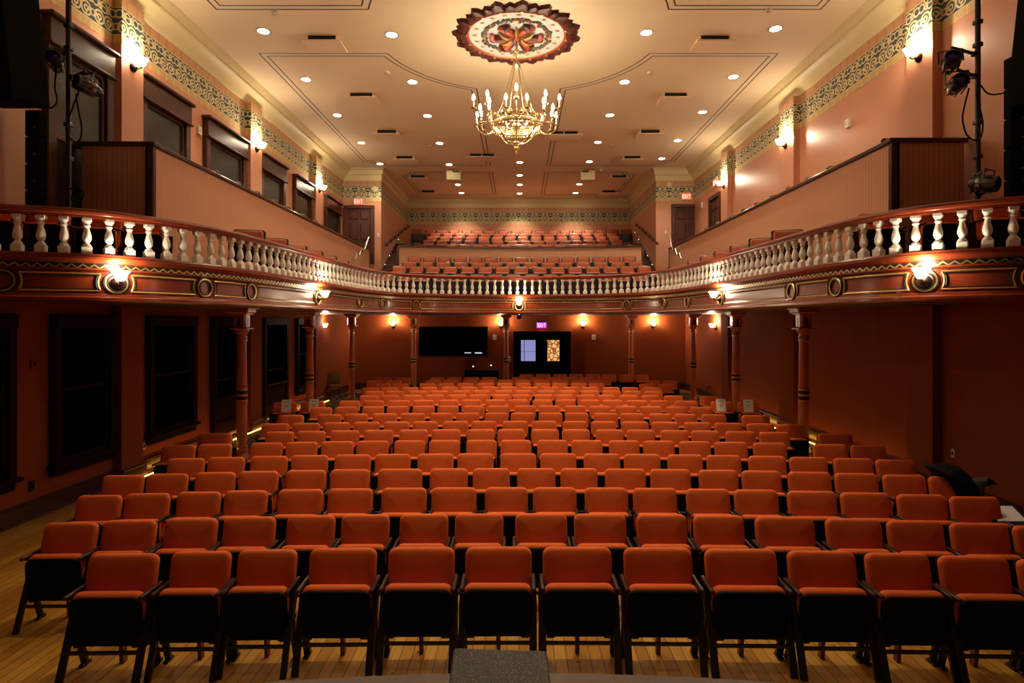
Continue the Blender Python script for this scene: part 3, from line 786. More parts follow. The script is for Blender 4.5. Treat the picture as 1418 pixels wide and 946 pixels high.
XB = MB().bar((-.258, -.262, .205), (.258, -.262, .205), .022, .022).mesh('crossbar', 'blackmetal', 0)
CS = MB().bar((0, -.05, .36), (0, -.02, 0.0), .05, .03, up=(1, 0, 0)).mesh('centre_support', 'redbrown', 0)
def seat_full():
    t = thing('theatre_seat', 'x', 'seat', (0, -50, 0), 0, 'orange auditorium seats')
    for k in ('backrest', 'backrest_shell', 'seat_cushion', 'seat_pan'): put(k, ME0[k], t)
    for sx in (-1, 1): put('armrest', ARM0[sx], t)
    for sx in (-1, 1): put('leg', LF[sx], t); put('leg', LR[sx], t)
    put('side_bracket', SB, t); put('crossbar', XB, t); put('centre_support', CS, t)
    return t
def seat_mid():
    t = thing('theatre_seat', 'x', 'seat', (0, -50, 0), 0, 'orange auditorium seats')
    for k in ('backrest', 'backrest_shell', 'seat_cushion', 'seat_pan'): put(k, ME0[k], t)
    for sx in (-1, 1): put('armrest', ARM[sx], t)
    put('frame', FRM, t)
    return t
def seat_far():
    t = thing('theatre_seat', 'x', 'seat', (0, -50, 0), 0, 'orange auditorium seats')
    for k in ('backrest', 'seat_cushion', 'frame'): put(k, ME1[k], t)
    return t
fb = MB()
for sx in (-1, 1): fb.bar((sx*.24, -.05, .60), (sx*.24, -.10, .02), .03, .16, up=(1, 0, 0)); fb.box((sx*.24, -.10, .012), (.036, .24, .024))
fb.bar((-.24, -.10, .34), (.24, -.10, .34), .04, .03)
FRM = fb.mesh('frame', 'blackmetal', 0)
ROWY = [4.83, 5.67, 6.57, 7.43, 8.27, 9.21, 10.14, 10.98, 11.98, 13.0, 14.0, 14.97, 15.9, 16.8, 17.8, 18.8, 19.7, 20.85]
def lefts(xs, w_): return [(x, x+w_) for x in xs]
ROWS = [
 [(125,222),(239,322),(332,412),(429,524),(539,630),(645,736),(751.5,846),(863,957),(974,1074),(1086,1185),(1197,1283),(1293,1398),(1408,1500)],
 [(62.6,138),(145.6,218),(229.5,303.6),(310,384),(397.8,466),(472,542),(553.6,622),(629.5,698),(712.5,786),(793,868),(880,951),(957,1031),(1043,1127),(1139,1221),(1224,1306),(1312,1395),(1402,1480)],
 [(109,170),(176,236),(246,308),(310.8,373),(386,448.5),(454,518),(528.6,592),(597.6,660.6),(672,731),(738,798),(809.5,869),(876,936.5),(947.5,1011.5),(1014,1077.5),(1088.6,1157),(1161.4,1231.8),(1238.6,1310),(1312,1383)],
 [(145,200),(205,262),(272,327),(333,386),(397,453),(458,513),(524,585),(596,648),(655,706),(716,769),(776,827),(837,894),(900,955.5),(967,1021),(1026,1081),(1090,1149.6),(1154,1214.6),(1221,1280),(1282,1346)],
 [(233.9,284),(289,340),(347.5,399.7),(404.3,455),(463.8,514.5),(520,569),(578.7,628.3),(633.7,683.7),(693,742.7),(748,798),(808,858),(863.7,913.8),(923.8,972),(978,1025),(1035,1088),(1092,1145),(1153.5,1207),(1212,1266)],
 [(225,272),(275.5,322),(348,392),(397,440),(446,490),(495,538.6),(546.5,589),(594.5,637),(646,688),(693,735.6),(744,786),(791,834),(843,885),(890,933.6),(940,983),(989,1034),(1042.7,1088),(1124,1173.5),(1177,1225)],
 [(275,322),(368,408),(412,451),(458,498),(504.7,545),(553,593),(598,638),(647,684.5),(689,727),(735.5,774),(778,816.5),(824.7,863),(867.5,906),(914,953),(957,995.5),(1003.7,1046.5),(1050.4,1093),(1131.7,1179)],
 [(362.5,401),(405,443),(448,485),(490,526),(532,567),(572,606.6),(613.4,649),(653,688),(696,731.5),(736,771),(779,813),(818,853),(860,898),(902,939.5),(947,984),(989,1027.6),(1033.9,1070.7),(1074.5,1112)],
 [(384.5,421),(441,473),(477,509.5),(516.6,550),(555,589),(595.6,627),(632,663.7),(671.5,703.6),(707,740),(746,778.7),(782.4,815),(822,855),(859,891.5),(899,929.5),(934,964.6),(971,1005),(1026.7,1065)],
 [(430,460),(463.7,496),(501.8,532),(536,566),(572,602),(606,635.4),(642,671.5),(676,705),(712.5,742),(746,775.7),(782,811),(816,845.6),(852,881.6),(886,916),(922,952),(956,986)],
 [(379,411),(417,450),(469.5,499),(503,532),(538.6,568),(572,601),(607.5,635),(639,666),(672,700),(704,732),(737.6,765),(769,797),(803,830),(834,862),(868.5,896),(900,927),(933.5,966),(984,1014),(1021,1050)],
 [(498,524),(528,553),(559,585),(589,615),(620.7,646),(650,675.7),(682,707),(710,734),(740.6,765),(769,793),(799,823.6),(827,851),(858,883.6),(887.5,913),(919,945.6),(969,998.5)],
 [(506,531.5),(534.8,560),(566,592),(596,621),(627,651),(655,679),(685,709),(713,737),(743.5,768.5),(773,798),(804,830),(834,860),(864.5,889),(892.5,917.5)],
 [(501,524.7),(528,551),(557,580),(583,606),(611,634),(638,661),(667,689.6),(692.6,716),(722,746),(749,774),(779,802),(805,828.6),(834.6,858),(861,884),(889,916.7)],
 [(519.5,541),(544,566),(581,603),(606,628),(633,656),(660,684),(688,710),(713.6,735),(740,762),(764,786.7),(790,812),(815,837),(885,907),(910,932)],
 [(508,530),(535,556),(589,611),(614,635),(640.5,661),(664,684.5),(689,710),(713,734),(739,761),(764,786),(791,812),(815,837),(893,913.6),(916,937)],
 [(520.6,543),(548,569),(596,616),(619,639),(643,664),(667,688),(709,728.5),(731.6,751.6),(756,776),(779,799),(803,823),(826,846)],
 [(719,739),(742,762),(766,785.5),(787.5,807.5),(811,831),(833,853),(857,877),(878.6,898)],
]
protos = {}
def place_seat(kind, x, Y, z, wd, rz, label, maker):
    if kind not in protos: o = protos[kind] = maker()
    else: o = copy_tree(protos[kind])
    o.location = (x, Y, z); o.rotation_euler = (0, 0, rz); o.scale = (wd/.50, 1, 1); o['label'] = label
    return o
for r, row in enumerate(ROWS):
    for i, (x0, x1) in enumerate(row):
        X = PX((x0+x1)/2, ROWY[r]); Y = ROWY[r]-X*X/72; X = PX((x0+x1)/2, Y)
        kind = 'full' if r < 2 else ('mid' if r < 6 else 'far')
        cs = [(a_+b_)/2 for a_, b_ in row]; gap = min(abs(cs[i]-c_) for k_, c_ in enumerate(cs) if k_ != i)
        x1 = x0+min(x1-x0, gap*(.88 if r < 2 else .90))
        place_seat(kind, X, Y, 0, (x1-x0)*Y/F, -X/130, 'orange theatre seat, %s from the left in the %s row from the stage' % (NTH[i], NTH[r]), {'full': seat_full, 'mid': seat_mid, 'far': seat_far}[kind])

# balcony seats: rust seats with a dark wooden rim
Rb = Matrix.Rotation(math.radians(-12), 3, 'X')
bb = cushion(.47, .46, .06, .05, .022, .012, 4, 2).xf(Rb, (0, -.065, .36))
def rim_outline():
    o = cushion(.535, .50, .035, .06, .012, 0, 5, 1).xf(Rb, (0, -.035, .35)); return o
rim = rim_outline()
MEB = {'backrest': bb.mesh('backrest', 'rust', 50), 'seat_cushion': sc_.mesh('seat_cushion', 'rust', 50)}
fr = MB()
for q in (rim, pn, frame_mb()): fr.add(q.v, q.f)
MEB['frame'] = fr.mesh('frame', 'blackmetal', 40)
MEB['orange_back'] = bb.mesh('backrest', 'orange', 50)
def seat_balcony():
    t = thing('gallery_seat', 'x', 'seat', (0, -50, 0), 0, 'balcony seats')
    for k in ('backrest', 'seat_cushion', 'frame'): put(k, MEB[k], t)
    return t
def zx(v): return 540+v/3.94
LOWX = [([35+99.5*i for i in range(-1, 14)], 86), ([10,103,193,288,383,478,573,673,775,873,968,1065,1160,1252,1345], 84), ([65,157,250,345,440,533,628,725,822,917,1013,1108,1203,1298], 84), ([95,178,262,345,430,512,597,680,767,852,933,1017,1102,1185,1268], 76)]
UPX = [([300+74.5*i for i in range(0, 12)], 66), ([178,250,328,402,480,556,635,706,780,850,922,990,1062,1132,1205], 66), ([196+71.2*i for i in range(15)], 63), ([215+69*i for i in range(15)], 61), ([120,190,250,320,390,455,520,588,655,720,790,860,925,992,1058,1125,1192,1260], 59)]
for blk, rows, xs, nm in (('lower', ROWS_LOW, LOWX, 'below'), ('upper', ROWS_UP, UPX, 'above')):
    for r, ((Y, z), (ls, wd)) in enumerate(zip(rows, xs)):
        for i, l in enumerate(ls):
            cxp = zx(l+wd/2); X = PX(cxp, Y); Yy = Y-X*X/60; X = PX(cxp, Yy)
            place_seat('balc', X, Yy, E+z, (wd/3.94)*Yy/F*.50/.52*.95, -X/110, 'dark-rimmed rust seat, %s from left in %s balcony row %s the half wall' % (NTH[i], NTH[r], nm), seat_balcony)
# seats down the two sides of the balcony, between railing and parapet
for sx, xs in ((-1, [337, 372, 400, 424, 445, 463]), (1, [1106, 1075, 1047, 1022, 1000, 978])):
    for i, x in enumerate(xs):
        Y = [10.6, 11.65, 12.7, 13.75, 14.8, 15.9][i]; X = sx*4.82
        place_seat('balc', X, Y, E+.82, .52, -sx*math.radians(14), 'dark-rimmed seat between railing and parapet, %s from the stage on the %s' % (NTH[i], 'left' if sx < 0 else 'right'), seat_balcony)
for sx, xs in ((-1, [(6, 7.45), (70, 7.72), (143, 8.10), (208, 8.58)]), (1, [(1214, 8.1), (1295, 7.7), (1378, 7.38)])):
    for i, (x, Y) in enumerate(xs):
        place_seat('mid', PX(x, Y), Y, E+.635, .50, -sx*math.radians(10), 'orange seat behind the near %s balustrade, %s from the left' % ('left' if sx < 0 else 'right', NTH[i]), seat_mid)
for sx, xs in ((-1, [9.95, 11.15, 12.05, 12.95, 13.85, 14.7, 15.65, 16.65]), (1, [9.2, 10.85, 11.65, 12.5, 13.3, 14.2, 15.0, 15.9, 17.0, 18.0])):
    for i, Y in enumerate(xs):
        place_seat('balc', sx*6.0, Y*1.012, E+2.07, .50, -sx*math.radians(6), 'dark-rimmed seat peeking over the %s parapet, %s from the stage' % ('left' if sx < 0 else 'right', NTH[i]), seat_balcony)

# ------------------------------------------------------------------ lamps
def sconce_proto():
    t = thing('wall_sconce', 'x', 'lamp', (0, -50, 0), 0, 'glass wall sconces')
    # local: wall plane y=0, lamp sticks out to -Y
    R = Matrix.Rotation(math.pi/2, 3, 'X')
    MB().lathe([(.075, 0), (.075, .012), (.066, .03), (.045, .055), (.02, .07), (.012, .09)], 16, (0, 0, -.06), R=R).obj('wall_plate', 'bronze', t)
    MB().tube([(0, -.07, -.06), (0, -.11, -.075), (0, -.15, -.06), (0, -.155, -.02)], .012, 8).obj('arm', 'bronze', t)
    b = MB(); b.lathe([(.028, -.03), (.05, -.015), (.065, .02), (.075, .055), (.098, .085), (.102, .092), (.096, .092), (.07, .055), (.058, .02), (.03, 0)], 18, (0, -.155, 0)); b.obj('glass_shade', 'shade', t)
    return t
sc_proto = None
def sconce(loc, rz, label, watts, up=.17):
    global sc_proto
    if sc_proto is None: t = sc_proto = sconce_proto()
    else: t = copy_tree(sc_proto)
    t.location = loc; t.rotation_euler = (0, 0, rz); t['label'] = label
    c = Vector((0, -.165, up)); c.rotate(Matrix.Rotation(rz, 3, 'Z'))
    return t, Vector(loc)+c
LIGHTS = []
for sx in (-1, 1):
    for (Y, lab) in zip(([9.97, 14.68, 19.3], [9.6, 14.4, 18.72])[sx > 0], ('nearest the stage', 'second from the stage', 'farthest from the stage')):
        t, c = sconce((sx*(WX-.151), Y, E+4.34), sx*-math.pi/2 if sx > 0 else math.pi/2, 'lit glass sconce on the upper %s wall pilaster, %s' % ('left' if sx < 0 else 'right', lab), SCONCE_W); LIGHTS.append((c, SCONCE_W))
for i, (x, lab) in enumerate(((160, 'left, nearest the stage'), (440, 'left, farther from the stage'), (719, 'middle'), (998, 'right, farther from the stage'), (1280, 'right, nearest the stage'))):
    s = s_at_px(x); n = nrm(s); p = S(s, ZM+.05, 0.0); rz = math.atan2(n.y, n.x)+math.pi/2
    t, c = sconce(p, rz, 'lit glass sconce on the balcony fascia, %s' % lab, FASCIA_W); LIGHTS.append((c, FASCIA_W))
for (x, lab) in ((545, 'left of the wall screen'), (694, 'between wall screen and double doors'), (807, 'right of the double doors'), (904, 'far right of the double doors')):
    t, c = sconce((PX(x, YB), YB, E-.12), 0, 'lit glass sconce on the rear wall, %s' % lab, LOW_W); LIGHTS.append((c, LOW_W))
for sx in (-1, 1):
    t, c = sconce((sx*WX, 19.9, E-.15), sx*-math.pi/2 if sx > 0 else math.pi/2, 'lit glass sconce low on the %s wall under the balcony' % ('left' if sx < 0 else 'right'), LOW_W); LIGHTS.append((c, LOW_W))
for (c, wt) in LIGHTS: light('POINT', wt, c, None, .05)

# ceiling downlights
DLX = [-5.08, -2.56, .05, 2.56, 5.08]; DLN = ['leftmost', 'second', 'middle', 'fourth', 'rightmost']
DL = []
for xi, ys in ((0, [11.8, 14.15, 16.6, 19.15, 21.7]), (1, [11.95, 14.3, 16.65, 19.2, 21.8, 25.0, 26.6]), (2, [17.6, 19.2, 21.5, 23.4, 25.0, 26.7]), (3, [11.86, 14.3, 16.6, 19.1, 21.4, 24.9, 26.6]), (4, [11.7, 14.0, 16.35, 18.9, 21.0])):
    for i, Y in enumerate(ys): DL.append((DLX[xi], Y, 'recessed ceiling downlight, %s from the stage in the %s line' % (NTH[i], DLN[xi])))
dl_proto = None
for (x, Y, lab) in DL:
    if dl_proto is None:
        t = dl_proto = thing('downlight', lab, 'light', (x, Y, ZC), 0, 'ceiling downlights')
        MB().lathe([(.105, 0), (.14, 0), (.14, -.008), (.125, -.014), (.105, -.006)], 24, cap=False).obj('trim_ring', 'medwhite', t)
        MB().lathe([(.001, -.004), (.106, -.004), (.106, -.006), (.001, -.012)], 24).obj('lens', 'downlens', t)
    else:
        t = copy_tree(dl_proto); t.location = (x, Y, ZC); t['label'] = lab
    light('SPOT', DOWN_W*(2.2 if Y > 24 else 1.0), (x, Y, ZC-.03), None, .08, (1.0, .85, .60), math.radians(102), .9)
for x, Yn, wn_, an, row in ((-2.56, 9.4, 1.3, 96, 'sixth'), (2.56, 9.4, 1.3, 96, 'sixth'), (-1.3, 7.0, 3.1, 76, 'third'), (1.3, 7.0, 3.1, 76, 'third'), (-1.3, 4.6, .6, 64, 'front'), (1.3, 4.6, .6, 64, 'front')):
    # all unseen: outer pair continues the lines, inner pairs added to light front rows
    t = copy_tree(dl_proto); t.location = (x, Yn, ZC); t['label'] = 'unseen recessed ceiling downlight above the %s row, %s of the middle' % (row, 'left' if x < 0 else 'right')
    light('SPOT', DOWN_NEAR_W*wn_, (x, Yn, ZC-.03), None, .08, (1.0, .85, .60), math.radians(an), 1.0)

# ceiling vents
def vent(x, Y, wd, lab, two=False):
    t = thing('ceiling_vent', lab, 'vent', (x, Y, ZC), 0, 'ceiling vents')
    MB().box((0, 0, -.12), (wd, .56, .03), ch=.006).obj('drop_plate', 'vent', t)
    b = MB(); b.box((0, .02, -.053), (wd*.72, .46, .105)); b.obj('opening', 'ventdark', t, smooth=0)
    b = MB()
    for s_ in (-1, 1): b.box((s_*wd*.38, .02, -.053), (.03, .48, .106))
    if two: b.box((0, .02, -.053), (.03, .48, .106))
    b.obj('side_frame', 'vent', t, smooth=0)
for sx in (-1, 1):
    for i, Y in enumerate((12.2, 15.2, 18.1, 20.9, 23.6, 26.3)):
        vent(sx*3.98, Y, .78, 'square ceiling vent, %s from the stage on the %s' % (NTH[i], 'left' if sx < 0 else 'right'))
vent(1.38, 18.2, 1.15, 'wide double ceiling vent right of the chandelier', True); vent(-1.26, 20.6, 1.15, 'wide double ceiling vent left behind the chandelier', True)
# smoke detectors
for (x, Y, lab) in ((-3.05, 13.75, 'left of the chandelier'), (3.05, 13.75, 'right of the chandelier'), (-2.93, 19.4, 'left among the rear downlights'), (3.05, 19.4, 'right among the rear downlights'), (-4.6, 11.1, 'front left'), (4.65, 11.0, 'front right'), (-2.8, 23.0, 'beside the left cream box'), (3.15, 22.6, 'beside the right cream box')):
    t = thing('smoke_detector', 'small white smoke detector on the ceiling, %s' % lab, 'detector', (x, Y, ZC), 0, 'smoke detectors')
    MB().lathe([(.07, 0), (.07, -.02), (.055, -.045), (.02, -.05)], 16).obj('housing', 'whiteplastic', t)
    MB().lathe([(.05, -.046), (.03, -.055), (.001, -.057)], 12).obj('sensor_cap', 'plate', t)
for sx, x in ((-1, 629), (1, 813)):
    Y = 22.6
    t = thing('ceiling_box', 'cream box hanging below the ceiling, %s of the middle downlights' % ('left' if sx < 0 else 'right'), 'box', (PX(x, Y), Y, ZC), 0, 'cream ceiling boxes')
    MB().box((0, 0, -.25), (.54, .5, .36), ch=.01).obj('housing', 'cream', t)
    MB().box((.1*sx*-1, -.256, -.12), (.26, .02, .05)).obj('slot', 'ventdark', t)
    MB().lathe([(.03, 0), (.03, -.09)], 8).obj('stem', 'steel', t)

# ------------------------------------------------------------------ medallion and chandelier
mx, my = MED.x, MED.y
t = thing('ceiling_medallion', 'round plaster medallion with stars and dark red scalloped rim around the chandelier hook', 'medallion', (mx, my, ZC))
MB().lathe([(1.0, 0), (1.0, -.03), (.001, -.03)], 64, cap=False).obj('disc', 'medwhite', t, smooth=0)
def scallop(R0, amp, n, z0, z1, r_in):
    N = n*8; vs = []
    for i in range(N):
        a = 2*math.pi*i/N; ph = (i % 8)/8.0; rr = R0+amp*(1-abs(2*ph-1))**1.1+(amp*.7 if (i//8) % 2 == 0 else 0)
        for (r, z) in ((r_in, z1), ((r_in+rr)/2, z1-.05), (rr-.03, z1-.02), (rr, z0)): vs.append((r*math.cos(a), r*math.sin(a), z))
    fs = []
    for i in range(N):
        j = (i+1) % N
        for k in range(3): fs.append((i*4+k, j*4+k, j*4+k+1, i*4+k+1))
    return MB().add(vs, fs)
scallop(1.14, .10, 32, 0, -.05, .99).obj('rim', 'medred', t, smooth=40)
def circ(r, z, n=64): return [(r*math.cos(2*math.pi*i/n), r*math.sin(2*math.pi*i/n), z) for i in range(n)]
b = MB(); b.tube(circ(.99, -.05), .022, 6, closed=True); b.obj('rose_ring', 'medrose', t)
b = MB(); b.tube(circ(.965, -.04), .010, 6, closed=True)
for i in range(16):
    a = 2*math.pi*i/16+.1; b.lathe([(.001, -.09), (.03, -.08), (.035, -.05), (.03, -.03)], 8, (1.01*math.cos(a), 1.01*math.sin(a), 0))
b.obj('gold_ring', 'gold', t)
def star(r):
    vs = [(0, 0, -.02)]; n = 6
    for i in range(2*n):
        a = math.pi*i/n; q = r if i % 2 == 0 else r*.42; vs.append((q*math.cos(a), q*math.sin(a), 0))
    return MB().add(vs, [(0, 1+i, 1+(i+1) % (2*n)) for i in range(2*n)])
st = star(.062).mesh('star', 'oldgold', 0)
for i in range(20):
    a = 2*math.pi*i/20+.05; o = put('star', st, t, (.84*math.cos(a), .84*math.sin(a), -.031), a)
b = MB(); random.seed(3)
for i in range(120):
    a = 2*math.pi*i/120; r = .66+random.uniform(-.05, .05); c = (r*math.cos(a), r*math.sin(a), -.045); s_ = random.uniform(.025, .045)
    b.lathe([(.001, -s_), (s_*.8, -s_*.4), (s_, 0), (s_*.6, s_*.6)], 6, c, m='medgreen' if i % 3 else 'medrose', ph=a)
b.obj('leaf_wreath', None, t)
b = MB()
for i in range(4):
    a = math.pi/2*i; b.lathe([(.001, -.06), (.04, -.05), (.055, -.02), (.05, 0)], 8, (.66*math.cos(a), .66*math.sin(a), -.03))
b.obj('wreath_boss', 'gold', t)
# acanthus ornament: six curled lobes round the hook
for i in range(6):
    a = math.pi/6+math.pi/3*i; ca, sa = math.cos(a), math.sin(a); Rr = Matrix.Rotation(a, 3, 'Z')
    b = MB()
    for sgn in (-1, 1):
        p = []
        for k in range(15):
            q = k/14; p.append((.06+.40*q-.09*max(0, q-.7)/.3, sgn*(.10*math.sin(q*math.pi*.95)+.02+.05*q), -.05-.02*math.sin(q*math.pi)))
        b.tube(p, [.022+.032*math.sin(k/14*math.pi) for k in range(15)], 7)
    b.xf(Rr @ Matrix.Diagonal((1.32, 1.45, 1.3)).to_3x3()).obj('acanthus_lobe', 'medrose' if i % 2 else 'medred', t)
    b = MB(); b.tube([(.10, 0, -.05), (.2, 0, -.075), (.3, 0, -.07), (.40, 0, -.045)], [.02, .05, .045, .012], 8)
    b.xf(Rr @ Matrix.Diagonal((1.05, .7, 1.4)).to_3x3()).obj('gilded_leaf', 'oldgold', t)
    b = MB(); b.tube([(.12, .0, -.04), (.26, .0, -.055), (.43, .0, -.035)], [.02, .04, .008], 7)
    b.xf(Matrix.Rotation(a+math.pi/6, 3, 'Z') @ Matrix.Diagonal((1.15, .9, 1.2)).to_3x3()).obj('gilded_leaf', 'oldgold', t)
MB().lathe([(.001, -.12), (.05, -.11), (.085, -.07), (.10, -.03)], 16).obj('boss', 'medrose', t)

ch = thing('chandelier', 'brass chandelier with candle lamps hanging from the round ceiling medallion', 'chandelier', (mx, my, E))
b = MB(); b.tube([(0, 0, 5.74), (0, 0, 5.26)], .014, 8); b.lathe([(.03, 5.50), (.05, 5.48), (.05, 5.44), (.02, 5.42)], 12); b.lathe([(.001, 5.28), (.05, 5.26), (.075, 5.22), (.085, 5.17), (.06, 5.13), (.02, 5.10)], 14)
b.obj('hanging_stem', 'brass', ch)
RR = .50; ZR = 3.97
for i in range(6):
    a = math.pi/3*i; MB().tube([(.07*math.cos(a), .07*math.sin(a), 5.17), (.20*math.cos(a), .20*math.sin(a), 4.7), (RR*.98*math.cos(a)*.62, RR*.98*math.sin(a)*.62, 4.35), (RR*math.cos(a)*.92, RR*math.sin(a)*.92, ZR+.04)], .009, 6).obj('hanging_rod', 'brass', ch)
b = MB(); b.lathe([(RR-.02, ZR-.05), (RR+.015, ZR-.05), (RR+.02, ZR-.03), (RR+.01, ZR+.03), (RR+.02, ZR+.05), (RR-.01, ZR+.05), (RR-.02, ZR-.05)], 48, cap=False)
b.obj('ring_band', 'brass', ch)
b = MB()
for i in range(36):
    a = 2*math.pi*i/36; ca, sa = math.cos(a), math.sin(a); tx, ty = -sa*.03, ca*.03
    for (z0, z1, rr) in ((ZR+.05, ZR+.16, RR+.05), (ZR-.05, ZR-.13, RR-.01)):
        c0 = Vector((RR*ca, RR*sa, z0)); tip = Vector((rr*ca, rr*sa, z1)); m_ = (c0+tip)/2
        b.add([c0+Vector((tx, ty, 0)), c0-Vector((tx, ty, 0)), m_-Vector((tx*1.15, ty*1.15, 0)), tip, m_+Vector((tx*1.15, ty*1.15, 0)), m_+Vector((ca*.02, sa*.02, 0))], [(0, 1, 5), (1, 2, 5), (2, 3, 5), (3, 4, 5), (4, 0, 5)])
b.obj('leaf_crown', 'brass', ch, smooth=0)
b = MB()
for i in range(12):
    a = math.pi/6*i; b.tube([(.06*math.cos(a), .06*math.sin(a), ZR-.02), (RR*math.cos(a), RR*math.sin(a), ZR)], .008, 6)
b.lathe([(.001, ZR-.08), (.05, ZR-.07), (.085, ZR-.03), (.085, ZR+.02), (.05, ZR+.06), (.02, ZR+.10), (.03, ZR+.16), (.05, ZR+.20), (.03, ZR+.25), (.012, ZR+.3)], 16)
b.obj('spoke_hub', 'brass', ch)
b = MB()
for i in range(6):
    a = math.pi/3*i+math.pi/6; p = []
    for k in range(11):
        q = k/10; r = RR*(1-q)*.9+.03*q; p.append((r*math.cos(a), r*math.sin(a), ZR-.05-.30*math.sin(q*math.pi/2)-.05*math.sin(q*math.pi)))
    b.tube(p, .012, 6)
b.lathe([(.012, ZR-.30), (.05, ZR-.33), (.06, ZR-.36), (.03, ZR-.39), (.03, ZR-.42), (.055, ZR-.45), (.06, ZR-.48), (.03, ZR-.51), (.012, ZR-.54), (.03, ZR-.56), (.02, ZR-.59), (.001, ZR-.60)], 14)
b.obj('bottom_finial', 'brass', ch)
def candle(root, x, y, z):
    cnd = MB(); cnd.lathe([(.02, 0), (.045, .008), (.05, .02), (.025, .018), (.018, .02)], 12); cnd.lathe([(.014, .02), (.014, .16)], 10)
    o = cnd.obj('candle_holder', 'brass', root, loc=(x, y, z))
    sl = MB().lathe([(.0155, .03), (.0155, .165)], 10).obj('candle_sleeve', 'candle', o)
    bu = MB().lathe([(.012, .165), (.026, .185), (.030, .21), (.022, .245), (.008, .28), (.001, .29)], 10).obj('bulb', 'lampbulb', o)
CND = []
for i in range(6):
    a = -math.pi/2+math.pi/3*i; R = Matrix.Rotation(a, 3, 'Z'); b = MB()
    def sc_arm(p): b.tube([R @ Vector(q) for q in p], .011, 6)
    sc_arm([(RR, 0, ZR), (RR+.12, 0, ZR-.06), (RR+.26, 0, ZR-.07), (RR+.40, 0, ZR+.02), (RR+.46, 0, ZR+.16)])
    spots = [(RR+.46, 0, ZR+.16)]
    for s_ in (-1, 1):
        sc_arm([(RR+.15, 0, ZR-.06), (RR+.2, s_*.08, ZR-.03), (RR+.22, s_*.17, ZR+.0), (RR+.22, s_*.20, ZR+.08)]); spots.append((RR+.22, s_*.20, ZR+.08))
    sc_arm([(RR+.10, 0, ZR-.05), (RR+.06, 0, ZR+.10), (RR+.14, 0, ZR+.22), (RR+.16, 0, ZR+.30)]); spots.append((RR+.16, 0, ZR+.30))
    arm_o = b.obj('candle_arm', 'brass', ch)
    for q in spots:
        v = R @ Vector(q); candle(ch, v.x, v.y, v.z); CND.append(Vector((v.x+mx, v.y+my, v.z+E+.22)))
for c in CND: light('POINT', CANDLE_W, c, None, .03, (1.0, .87, .64))

# ------------------------------------------------------------------ rear wall: double doors, screen, exit sign, small plates
DX = PX(750.5, YB)
o = bpy.data.objects.new('door_4', None); COL.objects.link(o); o.location = (DX, YB, 0); struct(o)
b = MB(); hw, H = 1.13, 2.28
for s_ in (-1, 1): b.box((s_*(hw-.07), -.06, H/2), (.15, .13, H), ch=.012)
b.box((0, -.06, H-.05), (2*hw+.04, .14, .16), ch=.012); b.obj('door_frame', 'glassblack', o)
for s_ in (-1, 1):
    lf = MB(); xx = s_*.49; z0, z1 = 1.12, 1.97; xa, xb = (-.29, .29)
    wv0, wv1 = (xx-.27, xx+.27)
    px0, px1 = ((PX(721.5, YB)-DX, PX(741.5, YB)-DX) if s_ < 0 else (PX(758, YB)-DX, PX(774.5, YB)-DX)); z0 = PZ(500, YB); z1 = PZ(471, YB)
    l0, l1 = (-.985, -.005) if s_ < 0 else (.005, .985)
    lf.box(((l0+px0)/2, -.03, H/2), (px0-l0, .05, H-.1)); lf.box(((px1+l1)/2, -.03, H/2), (l1-px1, .05, H-.1))
    lf.box(((px0+px1)/2, -.03, z0/2), (px1-px0, .05, z0)); lf.box(((px0+px1)/2, -.03, (z1+H-.1)/2), (px1-px0, .05, H-.1-z1))
    for (a, c) in ((.15, .55), (.62, .98)): lf.box(((l0+l1)/2, -.06, (a+c)/2), (.7, .02, c-a), ch=.008)
    d = lf.obj('door_leaf', 'glassblack', o, smooth=0)
    MB().box(((px0+px1)/2, -.02, (z0+z1)/2), (px1-px0, .012, z1-z0)).obj('door_pane', 'paneblue' if s_ < 0 else 'paneamber', d, smooth=0)
    MB().bar(((l0+l1)/2-.3, -.10, 1.0), ((l0+l1)/2+.3, -.10, 1.0), .04, .05).obj('push_bar', 'blackmetal', d)
    if s_ < 0:
        b = MB(); b.box((px0+.13, -.03, (z0+z1)/2), (.025, .02, z1-z0)); b.box(((px0+px1)/2, -.03, z0+.38), (px1-px0, .02, .012)); b.obj('pane_bar', 'glassblack', d, smooth=0)
LETTER = {'E': [(0, 0, .16, 1), (0, 0, .7, .16), (0, .42, .6, .58), (0, .84, .7, 1)], 'I': [(.25, 0, .45, 1)], 'T': [(.27, 0, .43, 1), (0, .84, .7, 1)]}
def word_exit(b, h, y, z):
    """EXIT in raised strokes, centred on x=0"""
    k = h; x = -1.62*k
    for chx in 'EXIT':
        if chx == 'X':
            b.bar((x+.05*k, y, z), (x+.65*k, y, z+h), .16*k, .006, up=(0, 1, 0)); b.bar((x+.65*k, y, z), (x+.05*k, y, z+h), .16*k, .006, up=(0, 1, 0))
        else:
            for (x0, z0, x1, z1) in LETTER[chx]: b.box((x+(x0+x1)/2*k, y, z+(z0+z1)/2*k), ((x1-x0)*k, .006, (z1-z0)*k))
        x += .85*k
    return b
